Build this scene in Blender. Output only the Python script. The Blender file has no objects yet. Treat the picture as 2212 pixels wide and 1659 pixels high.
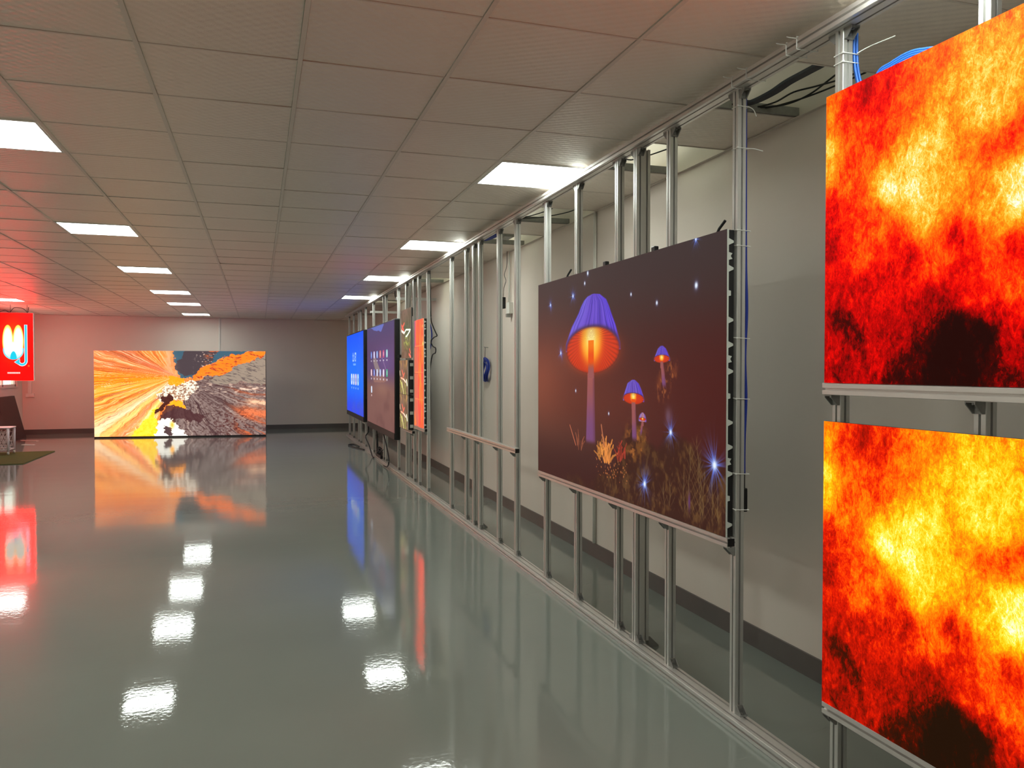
import bpy, bmesh, math, random
import numpy as np
from mathutils import Vector, Matrix

# ---------------------------------------------------------------- camera, world, exposure
SC = bpy.context.scene
COL = SC.collection
EYE = 1.486                     # camera height; everything below is written with z relative to the eye
FLOOR, CEIL = -1.486, 1.2366
XR, XL, YF, YB = 2.53, -5.09, 20.4, -7.2   # walls: right, left, far, behind
yaw, pit, rol = 0.3104516, -0.0186889, 0.0005
fw = Vector((math.sin(yaw)*math.cos(pit), math.cos(yaw)*math.cos(pit), math.sin(pit)))
r0 = Vector((math.cos(yaw), -math.sin(yaw), 0)); u0 = r0.cross(fw)
rr = math.cos(rol)*r0 + math.sin(rol)*u0; uu = -math.sin(rol)*r0 + math.cos(rol)*u0
cam = bpy.data.objects.new('camera', bpy.data.cameras.new('camera'))
cam.data.sensor_width = 36; cam.data.lens = 1706.55/2212*36; cam.data.clip_start = .05
M = Matrix((rr, uu, -fw)).transposed().to_4x4(); M.translation = Vector((0, 0, EYE))
cam.matrix_world = M
COL.objects.link(cam); SC.camera = cam
SC.view_settings.view_transform = 'Standard'; SC.view_settings.look = 'None'
SC.view_settings.gamma = 1; SC.view_settings.use_curve_mapping = False
SC.view_settings.exposure = 0.27
PANEL_LIGHT = 15.0               # ceiling panel radiance
world = bpy.data.worlds.new('sky'); SC.world = world; world.use_nodes = True
world.node_tree.nodes['Background'].inputs[0].default_value = (.95, 1, .88, 1)
world.node_tree.nodes['Background'].inputs[1].default_value = 2.2

# ---------------------------------------------------------------- materials
def s2l(c):
    c = np.asarray(c, float)/255.
    return np.where(c <= .04045, c/12.92, ((c+.055)/1.055)**2.4)
def mat(name, base, rough=.5, metal=0, bump=None, noise=None, spec=.5, emit=None, estr=1, two=False, trans=0):
    m = bpy.data.materials.new(name); m.use_nodes = True
    nt = m.node_tree; N = nt.nodes; L = nt.links; p = N['Principled BSDF']
    b = tuple(s2l(base)) + (1,)
    p.inputs['Base Color'].default_value = b; p.inputs['Roughness'].default_value = rough
    p.inputs['Metallic'].default_value = metal; p.inputs['Specular IOR Level'].default_value = spec
    if trans: p.inputs['Transmission Weight'].default_value = trans
    tc = N.new('ShaderNodeTexCoord')
    if noise:                                  # (scale, amount): slight tone variation of the surface
        n = N.new('ShaderNodeTexNoise'); n.inputs['Scale'].default_value = noise[0]; n.inputs['Detail'].default_value = 5
        L.new(tc.outputs['Object'], n.inputs['Vector'])
        mx = N.new('ShaderNodeMix'); mx.data_type = 'RGBA'
        k = noise[1]
        mx.inputs[6].default_value = tuple(x*(1-k) for x in b[:3])+(1,); mx.inputs[7].default_value = tuple(min(1, x*(1+k)) for x in b[:3])+(1,)
        L.new(n.outputs['Fac'], mx.inputs[0]); L.new(mx.outputs[2], p.inputs['Base Color'])
    if bump:                                   # (scale, strength, distance)
        n = N.new('ShaderNodeTexNoise'); n.inputs['Scale'].default_value = bump[0]; n.inputs['Detail'].default_value = 4
        L.new(tc.outputs['Object'], n.inputs['Vector'])
        bp = N.new('ShaderNodeBump'); bp.inputs['Strength'].default_value = bump[1]; bp.inputs['Distance'].default_value = bump[2]
        L.new(n.outputs['Fac'], bp.inputs['Height']); L.new(bp.outputs[0], p.inputs['Normal'])
    if emit is not None:
        p.inputs['Emission Color'].default_value = tuple(s2l(emit))+(1,); p.inputs['Emission Strength'].default_value = estr
    return m
WALL = mat('wall_paint', (228, 217, 206), .62, bump=(60, .12, .002), noise=(1.3, .05))
ALU = mat('anodised_aluminium', (214, 214, 210), .42, .72, noise=(8, .05))
RAILALU = mat('brushed_rail_aluminium', (226, 222, 218), .35, .72, noise=(6, .05))
CAST = mat('die_cast_bracket', (150, 150, 146), .5, .5, noise=(40, .2))
SKIRT = mat('grey_skirting_paint', (98, 92, 88), .45, noise=(5, .15))
BLACK = mat('black_plastic', (16, 16, 18), .4, noise=(30, .2))
BEZEL = mat('dark_bezel', (38, 30, 32), .35, noise=(30, .1))
WHITE = mat('white_plastic', (232, 230, 222), .45, noise=(20, .04))
NYLON = mat('white_nylon', (235, 235, 230), .4, noise=(20, .03))
CABB = mat('blue_cable_sheath', (50, 112, 208), .42, noise=(20, .1))
CABN = mat('navy_cable_sheath', (34, 54, 150), .42, noise=(20, .1))
CABK = mat('black_cable_sheath', (22, 22, 24), .5, noise=(20, .1))
CABG = mat('grey_duct', (62, 64, 74), .6, noise=(10, .1))
TBAR = mat('ceiling_grid_paint', (226, 216, 206), .45, noise=(10, .05))
VOID = mat('slab_concrete_paint', (158, 158, 142), .8, noise=(3, .1))
PANEL = mat('light_diffuser', (240, 245, 242), .4, noise=(10, .02), emit=(246, 255, 246), estr=PANEL_LIGHT)
PFRAME = mat('light_frame', (235, 235, 232), .4, noise=(10, .02))
GREEN = mat('green_artificial_turf', (92, 96, 40), .95, bump=(300, 1, .01), noise=(120, .35))
LEDBACK = mat('led_cabinet_black', (20, 19, 20), .5, noise=(30, .2))
LEANM = mat('dark_led_face', (46, 26, 28), .5, noise=(20, .1))
PINKW = mat('white_painted_wire', (236, 222, 224), .4, noise=(20, .04))
GLASS = mat('window_glass', (250, 255, 250), .02, spec=.5, trans=1)
SILVER = mat('silver_cabinet_edge', (208, 212, 204), .45, .05, noise=(20, .05))

def floor_material():
    m = bpy.data.materials.new('glossy_epoxy_floor'); m.use_nodes = True
    nt = m.node_tree; N = nt.nodes; L = nt.links; p = N['Principled BSDF']
    tc = N.new('ShaderNodeTexCoord')
    n = N.new('ShaderNodeTexNoise'); n.inputs['Scale'].default_value = .8; n.inputs['Detail'].default_value = 6
    L.new(tc.outputs['Object'], n.inputs['Vector'])
    mx = N.new('ShaderNodeMix'); mx.data_type = 'RGBA'
    mx.inputs[6].default_value = tuple(s2l((120, 126, 120)))+(1,); mx.inputs[7].default_value = tuple(s2l((136, 143, 136)))+(1,)
    L.new(n.outputs['Fac'], mx.inputs[0]); L.new(mx.outputs[2], p.inputs['Base Color'])
    # gloss varies from trowelled patch to patch
    n2 = N.new('ShaderNodeTexNoise'); n2.inputs['Scale'].default_value = .55; n2.inputs['Detail'].default_value = 3
    L.new(tc.outputs['Object'], n2.inputs['Vector'])
    mr = N.new('ShaderNodeMapRange'); mr.inputs[1].default_value = .35; mr.inputs[2].default_value = .65
    mr.inputs[3].default_value = .035; mr.inputs[4].default_value = .075
    L.new(n2.outputs['Fac'], mr.inputs[0]); L.new(mr.outputs[0], p.inputs['Roughness'])
    p.inputs['Specular IOR Level'].default_value = .4
    # roller waves across the room, orange peel, and trowel ridges
    mp = N.new('ShaderNodeMapping'); mp.inputs['Scale'].default_value = (.5, 2.2, 1); mp.inputs['Rotation'].default_value = (0, 0, .25)
    L.new(tc.outputs['Object'], mp.inputs[0])
    w = N.new('ShaderNodeTexNoise'); w.inputs['Scale'].default_value = 1.1; w.inputs['Detail'].default_value = 5; w.inputs['Roughness'].default_value = .45
    L.new(mp.outputs[0], w.inputs['Vector'])
    b1 = N.new('ShaderNodeBump'); b1.inputs['Strength'].default_value = 1; b1.inputs['Distance'].default_value = .0014
    L.new(w.outputs['Fac'], b1.inputs['Height'])
    w3 = N.new('ShaderNodeTexNoise'); w3.inputs['Scale'].default_value = 42; w3.inputs['Detail'].default_value = 2
    L.new(tc.outputs['Object'], w3.inputs['Vector'])
    b2 = N.new('ShaderNodeBump'); b2.inputs['Strength'].default_value = 1; b2.inputs['Distance'].default_value = .00024
    L.new(w3.outputs['Fac'], b2.inputs['Height']); L.new(b1.outputs[0], b2.inputs['Normal'])
    wv = N.new('ShaderNodeTexWave'); wv.wave_profile = 'SAW'; wv.bands_direction = 'Y'
    wv.inputs['Scale'].default_value = .14; wv.inputs['Distortion'].default_value = .8; wv.inputs['Detail'].default_value = 1.5; wv.inputs['Detail Scale'].default_value = .6
    mp2 = N.new('ShaderNodeMapping'); mp2.inputs['Rotation'].default_value = (0, 0, -.22)
    L.new(tc.outputs['Object'], mp2.inputs[0]); L.new(mp2.outputs[0], wv.inputs['Vector'])
    b3 = N.new('ShaderNodeBump'); b3.inputs['Strength'].default_value = 1; b3.inputs['Distance'].default_value = .0006
    L.new(wv.outputs['Fac'], b3.inputs['Height']); L.new(b2.outputs[0], b3.inputs['Normal'])
    L.new(b3.outputs[0], p.inputs['Normal'])
    return m
FLOORM = floor_material()

def tile_material():
    m = bpy.data.materials.new('embossed_ceiling_tile'); m.use_nodes = True
    nt = m.node_tree; N = nt.nodes; L = nt.links; p = N['Principled BSDF']
    p.inputs['Base Color'].default_value = tuple(s2l((242, 230, 217)))+(1,)
    p.inputs['Roughness'].default_value = .36; p.inputs['Specular IOR Level'].default_value = .65
    tc = N.new('ShaderNodeTexCoord'); sx = N.new('ShaderNodeSeparateXYZ'); L.new(tc.outputs['Object'], sx.inputs[0])
    def mth(op, a, b=None):
        q = N.new('ShaderNodeMath'); q.operation = op
        for i, v in enumerate((a, b)):
            if v is None: continue
            if isinstance(v, (int, float)): q.inputs[i].default_value = v
            else: L.new(v, q.inputs[i])
        return q.outputs[0]
    a = mth('SINE', mth('MULTIPLY', mth('ADD', sx.outputs[0], mth('MULTIPLY', sx.outputs[1], .08)), 2*math.pi/.062))
    b = mth('SINE', mth('MULTIPLY', mth('SUBTRACT', sx.outputs[1], mth('MULTIPLY', sx.outputs[0], .1)), 2*math.pi/.05))
    h = mth('MULTIPLY', a, b)
    n = N.new('ShaderNodeTexNoise'); n.inputs['Scale'].default_value = 220; n.inputs['Detail'].default_value = 2
    L.new(tc.outputs['Object'], n.inputs['Vector'])
    h2 = mth('ADD', h, mth('MULTIPLY', n.outputs['Fac'], .8))
    bp = N.new('ShaderNodeBump'); bp.inputs['Strength'].default_value = .9; bp.inputs['Distance'].default_value = .0018
    L.new(h2, bp.inputs['Height']); L.new(bp.outputs[0], p.inputs['Normal'])
    return m
TILE = tile_material()

def picture_material(name, strength=1.0, rough=.35, sampling='AUTO'):
    """LED face: emits its picture, stored per LED cluster as a colour attribute."""
    m = bpy.data.materials.new(name); m.use_nodes = True
    nt = m.node_tree; N = nt.nodes; L = nt.links; p = N['Principled BSDF']
    a = N.new('ShaderNodeAttribute'); a.attribute_name = 'picture'
    p.inputs['Base Color'].default_value = (.006, .005, .005, 1); p.inputs['Roughness'].default_value = rough; p.inputs['Specular IOR Level'].default_value = .08
    L.new(a.outputs['Color'], p.inputs['Emission Color']); p.inputs['Emission Strength'].default_value = strength
    try: m.cycles.emission_sampling = sampling
    except Exception: pass
    return m

def fire_material(name, ramp, seed):
    m = bpy.data.materials.new(name); m.use_nodes = True
    nt = m.node_tree; N = nt.nodes; L = nt.links; p = N['Principled BSDF']
    a = N.new('ShaderNodeAttribute'); a.attribute_name = 'picture'
    sep = N.new('ShaderNodeSeparateColor'); L.new(a.outputs['Color'], sep.inputs[0])
    tc = N.new('ShaderNodeTexCoord')
    mp = N.new('ShaderNodeMapping'); mp.inputs['Location'].default_value = (seed, seed*.7, 0); mp.inputs['Scale'].default_value = (1, 1.15, .75)
    L.new(tc.outputs['Object'], mp.inputs[0])
    def noise(sc, det, dist, rough=.6):
        n = N.new('ShaderNodeTexNoise'); n.inputs['Scale'].default_value = sc; n.inputs['Detail'].default_value = det
        n.inputs['Roughness'].default_value = rough; n.inputs['Distortion'].default_value = dist
        L.new(mp.outputs[0], n.inputs['Vector']); return n.outputs['Fac']
    def mth(op, x, y, z=None):
        q = N.new('ShaderNodeMath'); q.operation = op
        for i, v in enumerate((x, y, z)):
            if v is None: continue
            if isinstance(v, (int, float)): q.inputs[i].default_value = v
            else: L.new(v, q.inputs[i])
        return q.outputs[0]
    big = noise(9, 9, .9, .66); fine = noise(60, 8, 1.2, .78)
    fil = mth('ABSOLUTE', mth('SUBTRACT', noise(26, 5, 2.2, .65), .5), None)      # thin bright licks
    lick = mth('SUBTRACT', 1, mth('MULTIPLY', fil, 14)); lick = mth('MAXIMUM', lick, 0)
    h = mth('ADD', sep.outputs[0], mth('MULTIPLY', mth('SUBTRACT', big, .5), .5))
    mid = noise(24, 6, 1.0, .7)
    h = mth('ADD', h, mth('MULTIPLY', mth('SUBTRACT', mid, .5), .5))
    h = mth('ADD', h, mth('MULTIPLY', mth('SUBTRACT', fine, .5), .5))
    h = mth('ADD', h, mth('MULTIPLY', mth('MULTIPLY', lick, sep.outputs[0]), .12))
    cr = N.new('ShaderNodeValToRGB'); els = cr.color_ramp.elements
    for i, (pos, c) in enumerate(ramp):
        e = els[i] if i < 2 else els.new(pos)
        e.position = pos
        e.color = tuple(c)+(1,)
    L.new(h, cr.inputs[0])
    p.inputs['Base Color'].default_value = (.004, .003, .003, 1); p.inputs['Roughness'].default_value = .5; p.inputs['Specular IOR Level'].default_value = .03
    L.new(cr.outputs[0], p.inputs['Emission Color']); p.inputs['Emission Strength'].default_value = 1
    return m

# ---------------------------------------------------------------- mesh helpers
def put(o, label=None, cat=None, group=None, kind=None):
    if label: o['label'] = label
    if cat: o['category'] = cat
    if group: o['group'] = group
    if kind: o['kind'] = kind
    return o
def wloc(o):
    v = Vector((0, 0, 0))
    while o: v += o.location; o = o.parent
    return v
def thing(name, loc, label, cat, group=None):
    o = bpy.data.objects.new(name, None); o.empty_display_size = .1; COL.objects.link(o); o.location = loc
    return put(o, label, cat, group)
class MB:
    def __init__(s): s.v = []; s.f = []
    def add(s, vs, fs):
        k = len(s.v); s.v += [tuple(v) for v in vs]; s.f += [tuple(i+k for i in f) for f in fs]; return s
    def box(s, x0, x1, y0, y1, z0, z1):
        v = [(x, y, z) for z in (z0, z1) for y in (y0, y1) for x in (x0, x1)]
        return s.add(v, [(0, 2, 3, 1), (4, 5, 7, 6), (0, 1, 5, 4), (2, 6, 7, 3), (0, 4, 6, 2), (1, 3, 7, 5)])
    def prism(s, pts, axis, a, b):
        """closed 2D outline extruded along an axis (0,1,2); pts in the other two axes in order"""
        def mk(p, c):
            q = list(p); q.insert(axis, c); return tuple(q)
        n = len(pts)
        vs = [mk(p, a) for p in pts]+[mk(p, b) for p in pts]
        fs = [(i, (i+1) % n, n+(i+1) % n, n+i) for i in range(n)]+[tuple(range(n))[::-1], tuple(range(n, 2*n))]
        return s.add(vs, fs)
    def tube(s, path, r, n=8, closed=False):
        P = [Vector(p) for p in path]; k = len(P); rings = []
        up = Vector((0, 0, 1))
        for i in range(k):
            a = P[i-1] if (i > 0 or closed) else P[0]; b = P[(i+1) % k] if (i < k-1 or closed) else P[-1]
            t = (b-a).normalized()
            x = t.cross(up)
            if x.length < .2: x = t.cross(Vector((1, 0, 0)))
            x.normalize(); y = t.cross(x)
            rings.append([P[i]+r*(math.cos(2*math.pi*j/n)*x+math.sin(2*math.pi*j/n)*y) for j in range(n)])
        vs = [v for R in rings for v in R]; fs = []
        for i in range(k if closed else k-1):
            for j in range(n):
                a = i*n+j; b = i*n+(j+1) % n; i2 = (i+1) % k
                fs.append((a, b, i2*n+(j+1) % n, i2*n+j))
        if not closed: fs += [tuple(range(n))[::-1], tuple((k-1)*n+j for j in range(n))]
        return s.add(vs, fs)
    def build(s, name, m, parent=None, smooth=False, bevel=0):
        me = bpy.data.meshes.new(name); V = np.array(s.v, float)
        if parent: off = np.array(wloc(parent))
        else: off = np.array([(V[:, 0].min()+V[:, 0].max())/2, (V[:, 1].min()+V[:, 1].max())/2, V[:, 2].min()])
        me.from_pydata((V-off).tolist(), [], s.f)
        bm = bmesh.new(); bm.from_mesh(me); bmesh.ops.recalc_face_normals(bm, faces=bm.faces); bm.to_mesh(me); bm.free()
        me.materials.append(m)
        if smooth:
            for p in me.polygons: p.use_smooth = True
        o = bpy.data.objects.new(name, me); COL.objects.link(o)
        if parent: o.parent = parent
        else: o.location = off
        if bevel:
            b = o.modifiers.new('bevel', 'BEVEL'); b.width = bevel; b.segments = 2; b.limit_method = 'ANGLE'
        return o
def smooth_path(pts, k=6):
    P = [Vector(p) for p in pts]; out = []
    for i in range(len(P)-1):
        p0 = P[max(i-1, 0)]; p1 = P[i]; p2 = P[i+1]; p3 = P[min(i+2, len(P)-1)]
        for j in range(k):
            t = j/k
            out.append(.5*((2*p1)+(p2-p0)*t+(2*p0-5*p1+4*p2-p3)*t*t+(3*p1-p0-3*p2+p3)*t**3))
    out.append(P[-1]); return out

def slot_profile(w, h, cham=.0015):
    """outline of an extruded T-slot section w x h (multiples of 40 mm), corner at 0,0"""
    pts = []
    g, d, lip, wide = .0042, .013, .003, .0085
    def side(L, f):
        n = round(L/.04)
        out = [(cham, 0)]
        for i in range(n):
            c = .02+.04*i
            out += [(c-g, 0), (c-g, lip), (c-wide, lip), (c-wide+.004, d), (c+wide-.004, d), (c+wide, lip), (c+g, lip), (c+g, 0)]
        out.append((L-cham, 0))
        return [f(a, b) for a, b in out]
    pts += side(w, lambda a, b: (a, b))
    pts += side(h, lambda a, b: (w-b, a))
    pts += side(w, lambda a, b: (w-a, h-b))
    pts += side(h, lambda a, b: (b, h-a))
    return pts
def upright(x, y, w, d, z0, z1):      # w along x, d along y
    b = MB(); b.prism([(x+p, y+q) for p, q in slot_profile(w, d)], 2, z0, z1); return b
def rail(x, z, w, h, y0, y1):
    b = MB(); b.prism([(x+p, z+q) for p, q in slot_profile(w, h)], 1, y0, y1); return b
def bracket(c, u, v, t, s=.036, w=.034):
    """cast corner bracket: corner point c, legs along u and v, width along t (unit vectors), centred on c along t"""
    c, u, v, t = map(Vector, (c, u, v, t)); b = MB(); th = .0045
    def P(a, bb, k): return c+u*a+v*bb+t*k
    def hexa(a0, a1, b0, b1, k0, k1):
        vs = [P(a, q, k) for k in (k0, k1) for q in (b0, b1) for a in (a0, a1)]
        b.add(vs, [(0, 2, 3, 1), (4, 5, 7, 6), (0, 1, 5, 4), (2, 6, 7, 3), (0, 4, 6, 2), (1, 3, 7, 5)])
    hexa(0, s, 0, th, -w/2, w/2); hexa(0, th, th, s, -w/2, w/2)
    for k0, k1 in ((-w/2, -w/2+.004), (w/2-.004, w/2)):
        vs = [P(th, th, k) for k in (k0, k1)]+[P(s, th, k) for k in (k0, k1)]+[P(s, th+.004, k) for k in (k0, k1)]+[P(th+.004, s, k) for k in (k0, k1)]+[P(th, s, k) for k in (k0, k1)]
        b.add(vs, [(0, 2, 4, 6, 8), (1, 9, 7, 5, 3), (0, 1, 3, 2), (2, 3, 5, 4), (4, 5, 7, 6), (6, 7, 9, 8), (8, 9, 1, 0)])
    for (a, q, ax) in ((s*.6, th, v), (th, s*.6, u)):        # bolt heads
        o = c+u*a+v*q
        e1 = t; e2 = u if ax == v else v
        ring = [o+e1*(.0055*math.cos(j*math.pi/3))+e2*(.0055*math.sin(j*math.pi/3)) for j in range(6)]
        b.add(ring+[x+ax*.006 for x in ring], [(0, 1, 2, 3, 4, 5), (11, 10, 9, 8, 7, 6)]+[(j, (j+1) % 6, 6+(j+1) % 6, 6+j) for j in range(6)])
    return b

def picture_face(name, m, parent, origin, du, dv, img, ulen, vlen):
    """a lit display face: grid of points from the top-left corner, du to the right, dv downwards"""
    h, w = img.shape[:2]
    o, du, dv = Vector(origin), Vector(du), Vector(dv)
    U, V = np.meshgrid(np.linspace(0, 1, w), np.linspace(0, 1, h))
    P = np.array(o)[None, None]+U[..., None]*ulen*np.array(du)+V[..., None]*vlen*np.array(dv)-np.array(wloc(parent))
    me = bpy.data.meshes.new(name); me.vertices.add(w*h); me.vertices.foreach_set('co', P.reshape(-1).astype(np.float32))
    i = (np.arange(h-1)[:, None]*w+np.arange(w-1)[None]).reshape(-1)
    q = np.stack([i, i+w, i+w+1, i+1], 1).reshape(-1).astype(np.int32); nf = len(i)
    me.loops.add(nf*4); me.polygons.add(nf)
    me.loops.foreach_set('vertex_index', q); me.polygons.foreach_set('loop_start', np.arange(0, nf*4, 4, dtype=np.int32))
    me.update(calc_edges=True); me.validate()
    at = me.attributes.new('picture', 'FLOAT_COLOR', 'POINT')
    rgba = np.ones((h*w, 4), np.float32); rgba[:, :3] = img.reshape(-1, 3); at.data.foreach_set('color', rgba.reshape(-1))
    me.materials.append(m)
    ob = bpy.data.objects.new(name, me); COL.objects.link(ob); ob.parent = parent
    return ob

# ---------------------------------------------------------------- painting helpers for what the displays show
RNG = np.random.RandomState(7)
LAT = [RNG.rand(256, 256) for _ in range(8)]
def vn(x, y, s=0):
    x = np.asarray(x, float)+1000.3*(s+1); y = np.asarray(y, float)+517.7*(s+1)
    xi = np.floor(x).astype(int); yi = np.floor(y).astype(int); fx = x-xi; fy = y-yi
    fx = fx*fx*(3-2*fx); fy = fy*fy*(3-2*fy); A = LAT[s % 8]
    g = lambda a, b: A[a % 256, b % 256]
    return (g(xi, yi)*(1-fx)+g(xi+1, yi)*fx)*(1-fy)+(g(xi, yi+1)*(1-fx)+g(xi+1, yi+1)*fx)*fy
def fbm(x, y, o=4, s=0, g=.55):
    t = 0; a = 1; n = 0
    for i in range(o):
        t = t+a*vn(x*2**i, y*2**i, s+i); n += a; a *= g
    return t/n
def sm(a, b, x): t = np.clip((x-a)/(b-a+1e-9), 0, 1); return t*t*(3-2*t)
def over(img, col, a):
    a = np.clip(a, 0, 1)[..., None]; c = np.asarray(col, float)
    return img*(1-a)+c*a
def grid(w, h): return np.meshgrid(np.linspace(0, 1, w), np.linspace(0, 1, h))
def poly(U, V, pts):
    ins = np.zeros(U.shape, bool); n = len(pts)
    for i in range(n):
        x1, y1 = pts[i]; x2, y2 = pts[(i+1) % n]
        if y1 == y2: continue
        c = ((y1 > V) != (y2 > V)) & (U < (x2-x1)*(V-y1)/(y2-y1)+x1)
        ins ^= c
    return ins.astype(float)
def seg(U, V, a, b, w):
    ax, ay = a; bx, by = b; t = np.clip(((U-ax)*(bx-ax)+(V-ay)*(by-ay))/((bx-ax)**2+(by-ay)**2+1e-12), 0, 1)
    d = np.hypot(U-ax-t*(bx-ax), V-ay-t*(by-ay)); return 1-sm(w*.6, w*1.1, d)

def paint_mushrooms(w=860, h=476):
    U, V = grid(w, h); X = U*2.323; Y = V*1.286
    img = np.zeros((h, w, 3))+np.array([60, 38, 36])
    img = over(img, (70, 26, 24), sm(.35, 1, U)*sm(.1, .5, V))
    img = over(img, (58, 44, 44), sm(.35, .0, V))
    img = over(img, (134, 72, 54), .9*np.exp(-((U-.02)/.3)**2-((V-.52)/.28)**2))
    img = over(img, (100, 46, 36), .7*np.exp(-((U-.45)/.35)**2-((V-.6)/.2)**2))
    img = over(img, (56, 24, 24), sm(.75, 1, V)*.8)
    # mossy ground
    gw = fbm(U*14, V*10, 4, 2)
    top = np.interp(U, [.42, .45, .52, .58, .62, .66, .7, .78, .86, .9, .95, 1], [1.0, .9, .86, .72, .7, .7, .74, .72, .66, .68, .75, .8])
    g = sm(-.03, .05, V-top+(gw-.5)*.18)
    st = fbm(U*70, V*26, 4, 3); st2 = fbm(U*160, V*50, 3, 5)
    img = over(img, (56, 30, 22), g*.85)
    img = over(img, (96, 66, 36), g*sm(.5, .75, st)*.7)
    img = over(img, (124, 92, 52), g*sm(.56, .8, st2)*.38*sm(.35, .6, fbm(U*9, V*9, 3, 1)))
    # upright twigs right
    for cx, t0 in ((.9, .67), (.88, .7), (.93, .78), (.85, .8), (.8, .84), (.955, .8), (.77, .86), (.97, .84), (.91, .74)):
        k = np.abs(U-cx-.002*np.sin(V*60+cx*90)-(V-t0)*.06*np.sin(cx*99))+.002*fbm(U*200, V*90, 2, 3)
        img = over(img, (128, 104, 62), (1-sm(.001, .004, k))*sm(t0, t0+.04, V)*sm(1.0, .93, V)*.55)
        br = np.abs(((V*26+np.abs(U-cx)*60) % 1)-.5)
        img = over(img, (128, 98, 58), (np.abs(U-cx) < .018)*sm(.42, .5, br)*sm(t0, t0+.05, V)*sm(1.0, .93, V)*.6)
    # moss on far twig
    d = np.hypot((U-.78-(.49-V)*.35)*1.8, (V-.5))
    mk = (1-sm(.03, .085, d+(gw-.5)*.07))
    img = over(img, (128, 66, 38), mk*.75*sm(.4, .6, st)); img = over(img, (170, 98, 52), mk*sm(.55, .7, st2)*.7)
    # clump under middle mushroom
    d = np.hypot((U-.645)*1.9, V-.745); mk = 1-sm(.06, .13, d+(gw-.5)*.08)
    img = over(img, (120, 74, 34), mk*.8*sm(.35, .6, st)); img = over(img, (196, 120, 52), mk*sm(.5, .75, fbm(U*50, V*50, 3, 4))*.7)
    # ochre sprouts
    rs = np.random.RandomState(3)
    def sprout(x0, y0, n, L, col, wd=.0035, sp=1.0):
        nonlocal img
        for _ in range(n):
            a = rs.uniform(-sp, sp); l = L*rs.uniform(.5, 1); x1 = x0+rs.uniform(-.02, .02); y1 = y0+rs.uniform(-.02, .02)
            x2 = x1+math.sin(a)*l*.6; y2 = y1-math.cos(a)*l
            c = np.array(col)*rs.uniform(.7, 1.1)
            img = over(img, c, seg(U*1.8, V, (x1*1.8, y1), ((x1*.6+x2*.4)*1.8, y1*.4+y2*.6), wd*1.6))
            img = over(img, c, seg(U*1.8, V, ((x1*.6+x2*.4)*1.8, y1*.4+y2*.6), (x2*1.8, y2), wd))
    sprout(.49, .84, 22, .11, (224, 138, 66), .005, 1.1); sprout(.45, .84, 10, .07, (236, 150, 70), .004, 1.3)
    sprout(.57, .82, 12, .07, (170, 60, 44), .004, .8); sprout(.325, .82, 8, .07, (150, 84, 60), .003, .8)
    img = over(img, (190, 104, 74), seg(U*1.8, V, (.253*1.8, .725), (.295*1.8, .815), .004))
    img = over(img, (176, 104, 74), seg(U*1.8, V, (.458*1.8, .70), (.475*1.8, .79), .006))
    for _ in range(60):
        x, y = rs.uniform(.42, .6), rs.uniform(.84, .93); img = over(img, (190, 112, 62), (np.hypot((U-x)*1.8, V-y) < rs.uniform(.002, .005))*.8)
    # mushrooms
    def mushroom(cx, av, cv, rx, ry, rimv, capl, capr, stem, glow=1.0, tint=(92, 66, 196), lines=84):
        nonlocal img
        # stem below the gills
        (sx0, sy0, sw0), (sx1, sy1, sw1) = stem
        t = np.clip((V-sy0)/(sy1-sy0), 0, 1); c = sx0+(sx1-sx0)*t; hw = sw0+(sw1-sw0)*t
        e = np.abs(U-c)/hw
        inside = (1-sm(.85, 1.05, e))*(V > sy0)*(1-sm(sy1-.02, sy1+.01, V))
        col = np.zeros(img.shape)+np.array([150, 84, 84]); col = over(col, (118, 72, 118), sm(.35, .9, t)); col = over(col, (96, 52, 70), (U > c)*sm(.2, 1, e)*.7)
        img = img*(1-inside[..., None])+col*inside[..., None]
        # cap
        hwc = np.interp(V, capl[0], capl[1]); hwr = np.interp(V, capr[0], capr[1])
        m1 = sm(.003, -.003, U-hwr)*sm(-.003, .003, U-hwc)*(V >= av)*(V < rimv+.01)
        q = np.clip((U-hwc)/(hwr-hwc+1e-6), 0, 1)
        streak = fbm(q*46, V*6, 3, 6)
        col = np.zeros(img.shape)+np.array(tint); col = over(col, (112, 104, 226), sm(.4, .0, q)*.8); col = over(col, (86, 60, 236), sm(.7, .95, q)*.6)
        col = over(col, (62, 48, 150), sm(.45, .75, streak)*.7); col = over(col, (134, 106, 214), sm(.55, .35, streak)*.35)
        img = img*(1-m1[..., None])+col*m1[..., None]
        # gills
        ex = (U-cx)/rx; ey = (V-cv)/ry; rad = np.sqrt(ex**2+ey**2)
        ring = np.exp(-((rad-1.0)/.09)**2)*(V < cv)*m1
        img = over(img, (58, 38, 70), ring*.75)
        gx, gy = cx, cv-ry*.55
        th = np.arctan2((V-gy)*1.286, (U-gx)*2.323); rg = np.hypot((U-gx)*2.323, (V-gy)*1.286)/(ry*1.286*1.62)
        gm = 1-sm(.93, 1.03, rad)
        col = np.zeros(img.shape)+np.array([214, 58, 20]); col = over(col, (254, 138, 18), 1-sm(.45, 1.0, rg)); col = over(col, (255, 212, 80), 1-sm(.2, .78, rg)); col = over(col, (255, 236, 140), 1-sm(.1, .4, rg))
        ln = .5+.5*np.cos(th*lines); col = over(col, (150, 40, 24), ln**2*sm(.25, 1.0, rad)*.75)
        col = over(col, (120, 44, 34), sm(.86, 1.0, rad)*.6)
        img = img*(1-(gm*.98)[..., None])+col*(gm*.98)[..., None]
        halo = np.exp(-np.maximum(rad-1, 0)*7)*(rad > 1)*(1-m1)
        img = img+halo[..., None]*np.array([60, 16, 0])*glow*.6
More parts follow.
